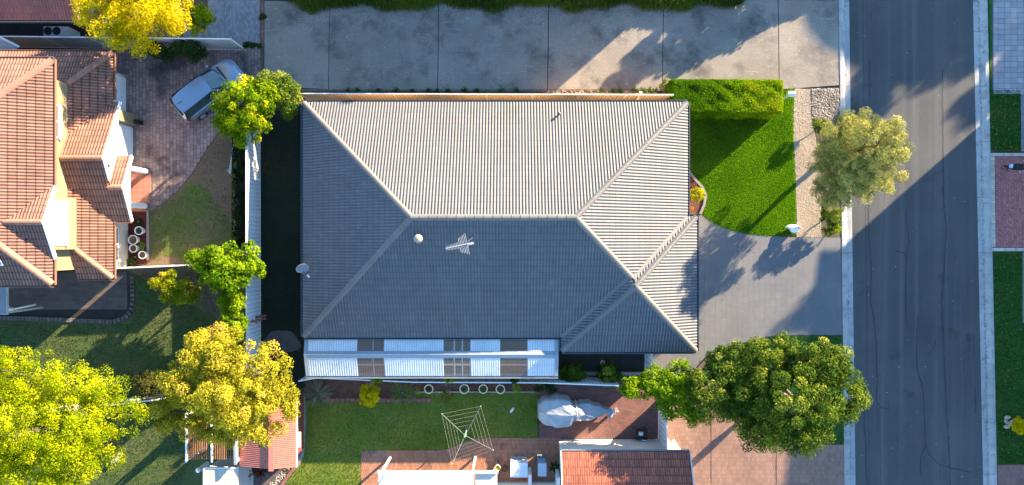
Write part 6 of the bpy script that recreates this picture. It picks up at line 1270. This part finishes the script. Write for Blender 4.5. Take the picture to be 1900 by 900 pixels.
rosette('bromeliad', 'wide yellow green spiky plant between two rimmed pots on the back bed', 829, 734, 30, .42, .06, leafmat('leaf_brom', (0.09, 0.09, 0.012), (0.24, 0.20, 0.03)), rise=.7); rosette('golden_plant', 'small golden plant right beside the darker green cycad', 775, 727, 16, .22, .07, LF_yel, rise=.7); rosette('copper_plant', 'coppery spiky plant right of the clipped lime ball', 983, 718, 20, .36, .05, leafmat('leaf_copperplant', (0.16, 0.06, 0.02), (0.36, 0.16, 0.06)), rise=.8)
rosette('red_cordyline', 'salmon red cordyline with long pointed leaves at the bottom edge', 450, 884, 64, .62, .095, LF_red, rise=1.3, z=.25, cat='cordyline'); rosette('dark_cordyline', 'dark red brown cordyline shaded by the shed end', 482, 872, 40, .55, .07, leafmat('leaf_darkcord', (0.05, 0.02, 0.015), (0.13, 0.045, 0.03)), rise=1.0, cat='cordyline'); rosette('bed_plant', 'small yellow green plant under the lower shed eave', 533, 872, 26, .28, .05, leafmat('leaf_bed', (0.08, 0.09, 0.015), (0.2, 0.18, 0.03)))
rosette('small_palm', 'small dark palm beside the blue grey cabinet at the bottom edge', 1030, 868, 16, .40, .10, LF_dk, rise=.8, z=.2, cat='palm')
pot('patio pot holding a bright yellow flower at the bottom edge', 923, 869, .16, .4, M_clay, None, plant=(LF_yel, 12, .13, .07)); pot('tiny grey pot just above the yellow flower pot', 924, 857, .10, .2, M_gutter, None); pot('dark patio pot with brown leaves left of the white cabinet', 936, 870, .16, .35, M_black, None, plant=(mat('brown_leaf', (0.14, 0.07, 0.04)), 14, .2, .06))
# plants in the dark gap and beds
for k, (px_, py_, r_, l) in enumerate(((1060, 692, 25, 'dark green bush in the shaded gap beside the patio roof end'), (1132, 692, 24, 'dark green bush in the shaded gap behind the sleeper wall'))):
    tree('shade_bush', l, 'bush', g(px_, py_), [B(px_, py_, .9, r_, 18, 18)], 4200, .11, L_mid, .05, seed=50 + k, clump=.22)
rosette('pale_flower', 'pale cream flower head in the dark gap under the garage eave', 1119, 674, 12, .13, .09, leafmat('petal_cream', (0.5, 0.38, 0.16), (0.62, 0.5, 0.25)), z=.9, rise=.5, cat='flower')
rosette('gap_fern', 'dim green fern by the side gate in the shaded gap', 1178, 700, 24, .5, .05, LF_dk)
for k, (px_, l) in enumerate(((698, 'small green plant poking over the middle of the white back fence'), (832, 'leafy green plant behind the white back fence, near the clear sheets'), (952, 'faint green plant behind the white back fence near its right part'))):
    tree('fence_plant', l, 'plant', g(px_ , 703), [B(px_ + 2, 704, 1.75, 11, 4, 7)], 500, .10, L_brt if k < 2 else L_dark, .03, seed=60 + k, clump=.12)
tree('bed_groundcover_shrub', 'low dark shrub beside the covered boat under the white fence', 'shrub', g(1010, 722), [B(1015, 720, .4, 22, 7, 9)], 1400, .08, L_dark, .03, seed=65, clump=.14)
tree('brown_bush', 'brown green bush in shade between the lime tree and the olive tree', 'bush', g(280, 712), [B(278, 712, 1.2, 34, 26)], 5000, .11, leafmat('foliage_brown', (0.03, 0.04, 0.01), (0.11, 0.10, 0.025)), .05, seed=66, clump=.25)
tree('verge_yellow_shrub', 'small yellow shrub on the right verge beside the stone pile', 'shrub', g(1888, 790), [B(1888, 788, .6, 14, 17)], 1900, .09, L_yel, .03, seed=67, clump=.18)
tree('edge_fence_bush', 'tiny green tuft on the brick edging at the top left of the concrete drive', 'shrub', g(488, 34), [B(488, 34, .3, 6, 7, 6)], 500, .08, L_dark, .02, seed=68, clump=.1)
tree('fence_end_tuft', 'long low green tuft at the right end of the grey fence', 'shrub', g(468, 85), [B(465, 84, .3, 20, 5, 7)], 1100, .08, L_dark, .02, seed=69, clump=.12)
# ivy hedge on the side fence
def hedge(name, label, x0, x1, y0, y1, h, n, size, m, seed, rough=.10, aspect=.55, cat='hedge', round_r=.25, core=True, bias=.0):
    rng = np.random.default_rng(seed); t = thing(name, label, cat, ((x0 + x1) / 2, (y0 + y1) / 2, 0)); Lx, Ly = x1 - x0, y1 - y0
    A = [Lx * Ly * 1.25, Lx * h * .8, Lx * h * .8, Ly * h * .8, Ly * h * .8]; A = np.array(A) / sum(A); f = rng.choice(5, n, p=A); u = rng.random(n); v = rng.random(n); C = np.zeros((n, 3)); N_ = np.zeros((n, 3))
    for k, (cx_, cy_, cz_, nn) in enumerate(((x0 + Lx * u, y0 + Ly * v, h + 0 * u, (0, 0, 1)), (x0 + Lx * u, y0 + 0 * u, h * v, (0, -1, 0)), (x0 + Lx * u, y1 + 0 * u, h * v, (0, 1, 0)), (x0 + 0 * u, y0 + Ly * u, h * v, (-1, 0, 0)), (x1 + 0 * u, y0 + Ly * u, h * v, (1, 0, 0)))):
        q = f == k; C[q, 0] = cx_[q]; C[q, 1] = cy_[q]; C[q, 2] = cz_[q]; N_[q] = nn
    lump = np.sin(C[:, 0] * 2.9 + 1.7 * np.sin(C[:, 1] * 3.1)) * np.sin(C[:, 1] * 3.7 + np.sin(C[:, 0] * 2.3)) + .6 * np.sin(C[:, 0] * 7 + C[:, 2] * 5) * np.sin(C[:, 1] * 8)
    C += N_ * (lump[:, None] * rough - np.abs(rng.normal(0, rough * .9, (n, 1)))) + rng.normal(0, .02, (n, 3))
    # pull the vertical edges round
    cx_, cy_ = (x0 + x1) / 2, (y0 + y1) / 2; ex = np.maximum(0, np.abs(C[:, 0] - cx_) - (Lx / 2 - round_r)); ey = np.maximum(0, np.abs(C[:, 1] - cy_) - (Ly / 2 - round_r)); ez = np.maximum(0, C[:, 2] - (h - round_r)); rr = np.sqrt(ex ** 2 + ey ** 2 + ez ** 2); s = np.where(rr > round_r, round_r / np.maximum(rr, 1e-6), 1)
    C[:, 0] -= np.sign(C[:, 0] - cx_) * ex * (1 - s); C[:, 1] -= np.sign(C[:, 1] - cy_) * ey * (1 - s); C[:, 2] -= ez * (1 - s)
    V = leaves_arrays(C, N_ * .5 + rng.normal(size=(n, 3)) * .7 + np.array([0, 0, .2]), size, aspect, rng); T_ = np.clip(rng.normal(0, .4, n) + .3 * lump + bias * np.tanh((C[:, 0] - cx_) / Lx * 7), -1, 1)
    mk('foliage', V, np.arange(4 * n).reshape(-1, 4), T_, m, t)
    if core:
        c_ = MB(); d_ = .2 + rough; c_.box(x0 + d_, x1 - d_, y0 + d_, y1 - d_, -.02, h - d_); c_.build('core_block', mat('hedge_core', (0.03, 0.035, 0.015), (0.045, 0.04, 0.02), 6), t)  # solid dark core added so no light leaks through the leaves
    return t
xa, ya = g(1243, 145, 1.55); xb, yb = g(1456, 211, 1.55)
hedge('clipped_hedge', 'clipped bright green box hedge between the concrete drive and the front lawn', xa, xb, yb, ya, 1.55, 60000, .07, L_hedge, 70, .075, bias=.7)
tree('hedge_end_plant', 'dull grey green plant at the left end of the clipped hedge', 'shrub', g(1240, 165), [B(1238, 165, .6, 14, 16)], 1500, .10, L_grey, .03, seed=71, clump=.16)
hedge('ivy_hedge', 'dark creeper hedge growing along the left of the white side fence', -14.65, -13.86, -.3, 5.9, 1.6, 14000, .11, L_ivy, 72, .16)
# strap leaf border along the top edge
def border(name, label, x0, x1, y0, y1, h, n, L_, m, seed):
    rng = np.random.default_rng(seed); t = thing(name, label, 'hedge', ((x0 + x1) / 2, y0, 0)); X = rng.uniform(x0, x1, n); edge = y0 + .16 * np.sin(X * 1.3) + .10 * np.sin(X * 3.1 + 1) + .5 * np.clip((x0 + 1.6 - X) / 1.6, 0, 1); Y = edge + rng.random(n) ** 1.2 * (y1 - edge); Z = h * (.55 + .45 * rng.random(n)) * np.clip((Y - edge) / .6 + .35, 0, 1)
    a = rng.normal(-math.pi / 2, 1.1, n); l = L_ * rng.uniform(.6, 1.2, n); wd = .022 * rng.uniform(.7, 1.4, n); dx, dy = np.cos(a), np.sin(a); V = np.zeros((n, 6, 3))
    for i, (f, wz, dz) in enumerate(((0, 1, 0), (.55, .9, .10), (1, .05, -.12))):
        for s, q in ((1, 0), (-1, 1)): V[:, i * 2 + q, 0] = X + dx * l * f - dy * wd * wz * s; V[:, i * 2 + q, 1] = Y + dy * l * f + dx * wd * wz * s; V[:, i * 2 + q, 2] = np.maximum(.01, Z + dz * l / .4)
    Fq = (np.arange(n)[:, None, None] * 6 + np.array([(0, 1, 3, 2), (2, 3, 5, 4)])[None]).reshape(-1, 4); T_ = np.repeat(np.clip(rng.normal(0, .5, n) + .5 * np.sin(X * .9) , -1, 1), 2); mk('foliage', V.reshape(-1, 3), Fq, T_, m, t)
    c_ = MB(); c_.box(x0 + .1, x1 - .1, y0 + .55, y1, -.02, h * .5); c_.build('core_block', MATS['hedge_core'], t); return t  # the border gets the same added light-blocking core
border('strap_leaf_border', 'long border of strap leaved green plants along the top edge of the concrete drive', -12.6, 12.4, 12.98, 15.4, .62, 52000, .36, leafmat('leaf_border', (0.035, 0.065, 0.010), (0.11, 0.15, 0.016)), 73)
# weeds along the drive edge
for k, (px_, s_, c_) in enumerate([(646, .20, 0), (663, .22, 0), (702, .18, 0), (735, .26, 0), (765, .17, 0), (795, .24, 0), (811, .2, 0), (831, .18, 0), (862, .26, 0), (930, .28, 1), (958, .24, 1), (885, .2, 0), (1115, .22, 1), (1137, .22, 1), (1150, .24, 1), (1177, .24, 1), (1192, .26, 1), (1204, .28, 1), (1215, .24, 1)]):
    X, Y = g(px_, 170 - random.uniform(0, 2)); t_ = thing('edge_weed', 'bright green tuft among the tan gravel by the lit end of the tan fence' if (c_ and px_ > 1000) else ('wide green tuft on bare soil midway along the tan fence' if c_ else 'small dark tuft on shaded soil along the left half of the tan fence'), 'weed', (X, Y, 0), 'weed tufts along the tan fence'); b_ = blades((X, Y, 0), 16, s_, .035, None, 80 + k, rise=1.0); b_.build('leaves', LF_pot if c_ else LF_dk, t_); m_ = MB(); m_.ball((X, Y, .03), .04, 4); m_.build('crown', LF_dk, t_)
# fallen leaves
def litter(name, P, n, m, seed, z=.012):
    rg = np.random.default_rng(seed); xs = [p[0] for p in P]; ys = [p[1] for p in P]; X = rg.uniform(min(xs), max(xs), n); Y = rg.uniform(min(ys), max(ys), n); k = inside_np(X, Y, P); X, Y = X[k], Y[k]; n = len(X); C = np.stack([X, Y, np.full(n, z)], 1); V = leaves_arrays(C, np.array([0, 0, 1.]) + rg.normal(0, .25, (n, 3)), .075, .6, rg); V[:, 2] = np.maximum(V[:, 2], z - .008); return mk(name, V, np.arange(4 * n).reshape(-1, 4), rg.uniform(-1, 1, n), m, None, kind='stuff')
LF_fall = leafmat('leaf_fallen', (0.20, 0.09, 0.03), (0.42, 0.30, 0.06))
litter('fallen_leaves_north', P_e1, 160, LF_fall, 1, .06); litter('fallen_leaves_south', P_e2, 420, LF_fall, 2, .06); litter('fallen_leaves_drive', P_dr, 90, LF_fall, 3, .006); litter('fallen_leaves_bed', gp([(1507, 222), (1558, 205), (1561, 440), (1524, 440)]), 500, LF_fall, 4)
# ------------------------------------------------------------------ neighbouring houses and trees beyond the frame (unseen; sized and placed for the long shadows they cast)
def hip_house(name, label, x0, x1, y0, y1, eave, mw, mr, pitch=23.5, storeys=1):
    t = thing(name, label, 'house', ((x0 + x1) / 2, (y0 + y1) / 2, 0)); o = .5; m_ = MB(); m_.box(x0, x1, y0, y1, -.05, eave); m_.build('wall', mw, t); tp = math.tan(math.radians(pitch)); X0, X1, Y0, Y1 = x0 - o, x1 + o, y0 - o, y1 + o; hw = min(X1 - X0, Y1 - Y0) / 2; zr = eave + hw * tp
    a, b = ((X0 + hw, (Y0 + Y1) / 2, zr), (X1 - hw, (Y0 + Y1) / 2, zr)) if X1 - X0 > Y1 - Y0 else (((X0 + X1) / 2, Y0 + hw, zr), ((X0 + X1) / 2, Y1 - hw, zr))
    c = [(X0, Y0, eave), (X1, Y0, eave), (X1, Y1, eave), (X0, Y1, eave)]; m_ = MB()
    fs = [[c[0], c[1], b, a], [c[1], c[2], b], [c[2], c[3], a, b], [c[3], c[0], a]] if X1 - X0 > Y1 - Y0 else [[c[0], c[1], a], [c[1], c[2], b, a], [c[2], c[3], b], [c[3], c[0], a, b]]
    for f_ in fs: m_.poly(f_)
    m_.poly([(X0, Y0, eave - .02), (X0, Y1, eave - .02), (X1, Y1, eave - .02), (X1, Y0, eave - .02)]); r_ = m_.build('roof', mr, t)
    for s in range(storeys):
        for k in range(3):
            yy = y0 + (y1 - y0) * (k + .3) / 3; window(t, (x0, yy + 1.4), (x0, yy), .9 + s * 2.7, 2.1 + s * 2.7, (-1, 0)); xx = x0 + (x1 - x0) * (k + .3) / 3; window(t, (xx, y0), (xx + 1.4, y0), .9 + s * 2.7, 2.1 + s * 2.7, (0, -1))
    m_ = MB(); m_.box(x0 - .05, x0, (y0 + y1) / 2 - .5, (y0 + y1) / 2 + .45, 0, 2.1); m_.build('front_door', M_wood, t)
    return t
hip_house('north_house', 'two storey cream house standing north of the strap leaf border', -12.0, 13.0, 17.6, 26.5, 5.9, M_creamw, M_orange, storeys=2)
sh_ = hip_house('street_house', 'unseen two storey house to the north east, set at an angle to shape its shadow', 36.2, 45.2, 27.3, 37.5, 7.1, M_cream, M_rooft, storeys=2); sh_.rotation_euler.z = math.radians(41.3)  # turned along the sun so its shadow edge runs diagonally over the road
tree('fence_shade_tree', 'added unseen tree before the north house, shading the white side fence', 'tree', (1.1, 16.4), [(1.1, 16.5, 4.6, 1.5, 1.5, 2.0), (0.3, 16.9, 3.4, 1.1, 1.1, 1.4)], 9000, .16, L_mid, .12, seed=94, clump=.35)  # unseen tree added to keep the sun off the white side fence
hip_house('corner_house', 'two storey house across the street to the east', 34.0, 46.0, -14.0, 13.8, 6.4, M_creamw, M_orange, pitch=27, storeys=2)
tree('gap_shade_tree', 'added unseen tree behind the house gap, ending the sunlit strip of road', 'tree', (45.0, 27.6), [(44.6, 27.9, 6.6, 1.5, 1.5, 1.8), (46.6, 26.0, 6.6, 1.5, 1.5, 1.9), (45.6, 26.9, 5.7, 1.8, 1.8, 1.6), (43.4, 29.2, 5.6, 1.2, 1.2, 1.3), (47.0, 25.4, 5.2, 1.2, 1.2, 1.6)], 22000, .2, L_mid, .18, seed=92, clump=.4)  # added out of view to close the lit strip between the house shadows
tree('drive_shade_tree', 'added tall unseen tree to the east, lengthening the shadow on the grey driveway', 'tree', (43.5, 20.2), [(43.5, 20.1, 9.2, 1.3, 1.3, 1.9), (44.1, 19.3, 8.6, 1.3, 1.3, 1.9)], 9000, .2, L_mid, .2, seed=93, clump=.4)  # unseen tree that stretches the east house's shadow across the driveway
tree('road_shade_tree', 'added unseen tree before the angled house, shading the road', 'tree', (37.6, 23.8), [(37.6, 23.8, 6.4, 1.2, 1.2, 1.3), (37.2, 24.6, 5.8, 1.1, 1.1, 1.2), (37.9, 23.6, 4.6, 1.1, 1.1, 1.4)], 12000, .18, L_mid, .16, seed=95, clump=.35)  # put in out of view to widen the shadow on the road
tree('shade_screen', 'added unseen screen of bushes, sloped to shade the concrete drive', 'bush', (16.3, 16.0), [(17.54, 14.1, 0.25, 0.5, 0.5, 0.5), (17.24, 14.44, 0.49, 0.5, 0.5, 0.5), (16.94, 14.78, 0.95, 0.5, 0.5, 0.5), (16.94, 14.78, 0.25, 0.5, 0.5, 0.5), (16.64, 15.11, 1.42, 0.5, 0.5, 0.5), (16.64, 15.11, 0.67, 0.5, 0.5, 0.5), (16.35, 15.45, 1.88, 0.5, 0.5, 0.5), (16.35, 15.45, 1.13, 0.5, 0.5, 0.5), (16.35, 15.45, 0.38, 0.5, 0.5, 0.5), (16.05, 15.79, 2.35, 0.5, 0.5, 0.5), (16.05, 15.79, 1.6, 0.5, 0.5, 0.5), (16.05, 15.79, 0.85, 0.5, 0.5, 0.5), (15.75, 16.12, 2.81, 0.5, 0.5, 0.5), (15.75, 16.12, 2.06, 0.5, 0.5, 0.5), (15.75, 16.12, 1.31, 0.5, 0.5, 0.5), (15.75, 16.12, 0.56, 0.5, 0.5, 0.5), (15.46, 16.46, 3.28, 0.5, 0.5, 0.5), (15.46, 16.46, 2.53, 0.5, 0.5, 0.5), (15.46, 16.46, 1.78, 0.5, 0.5, 0.5), (15.46, 16.46, 1.03, 0.5, 0.5, 0.5), (15.46, 16.46, 0.28, 0.5, 0.5, 0.5), (15.16, 16.8, 3.41, 0.5, 0.5, 0.5), (15.16, 16.8, 2.66, 0.5, 0.5, 0.5), (15.16, 16.8, 1.91, 0.5, 0.5, 0.5), (15.16, 16.8, 1.16, 0.5, 0.5, 0.5), (15.16, 16.8, 0.41, 0.5, 0.5, 0.5)], 34000, .15, L_mid, .06, seed=90, clump=.3)  # unseen bushes stepped in height so their shade crosses the drive at a slant
tree('slim_palm_tree', 'slim tall shrub beside the dense bush north of the concrete drive', 'tree', (15.2, 17.2), [(15.0, 17.4, 2.6, .45, .45, 1.2)], 3000, .14, L_mid, .06, seed=91, clump=.2)
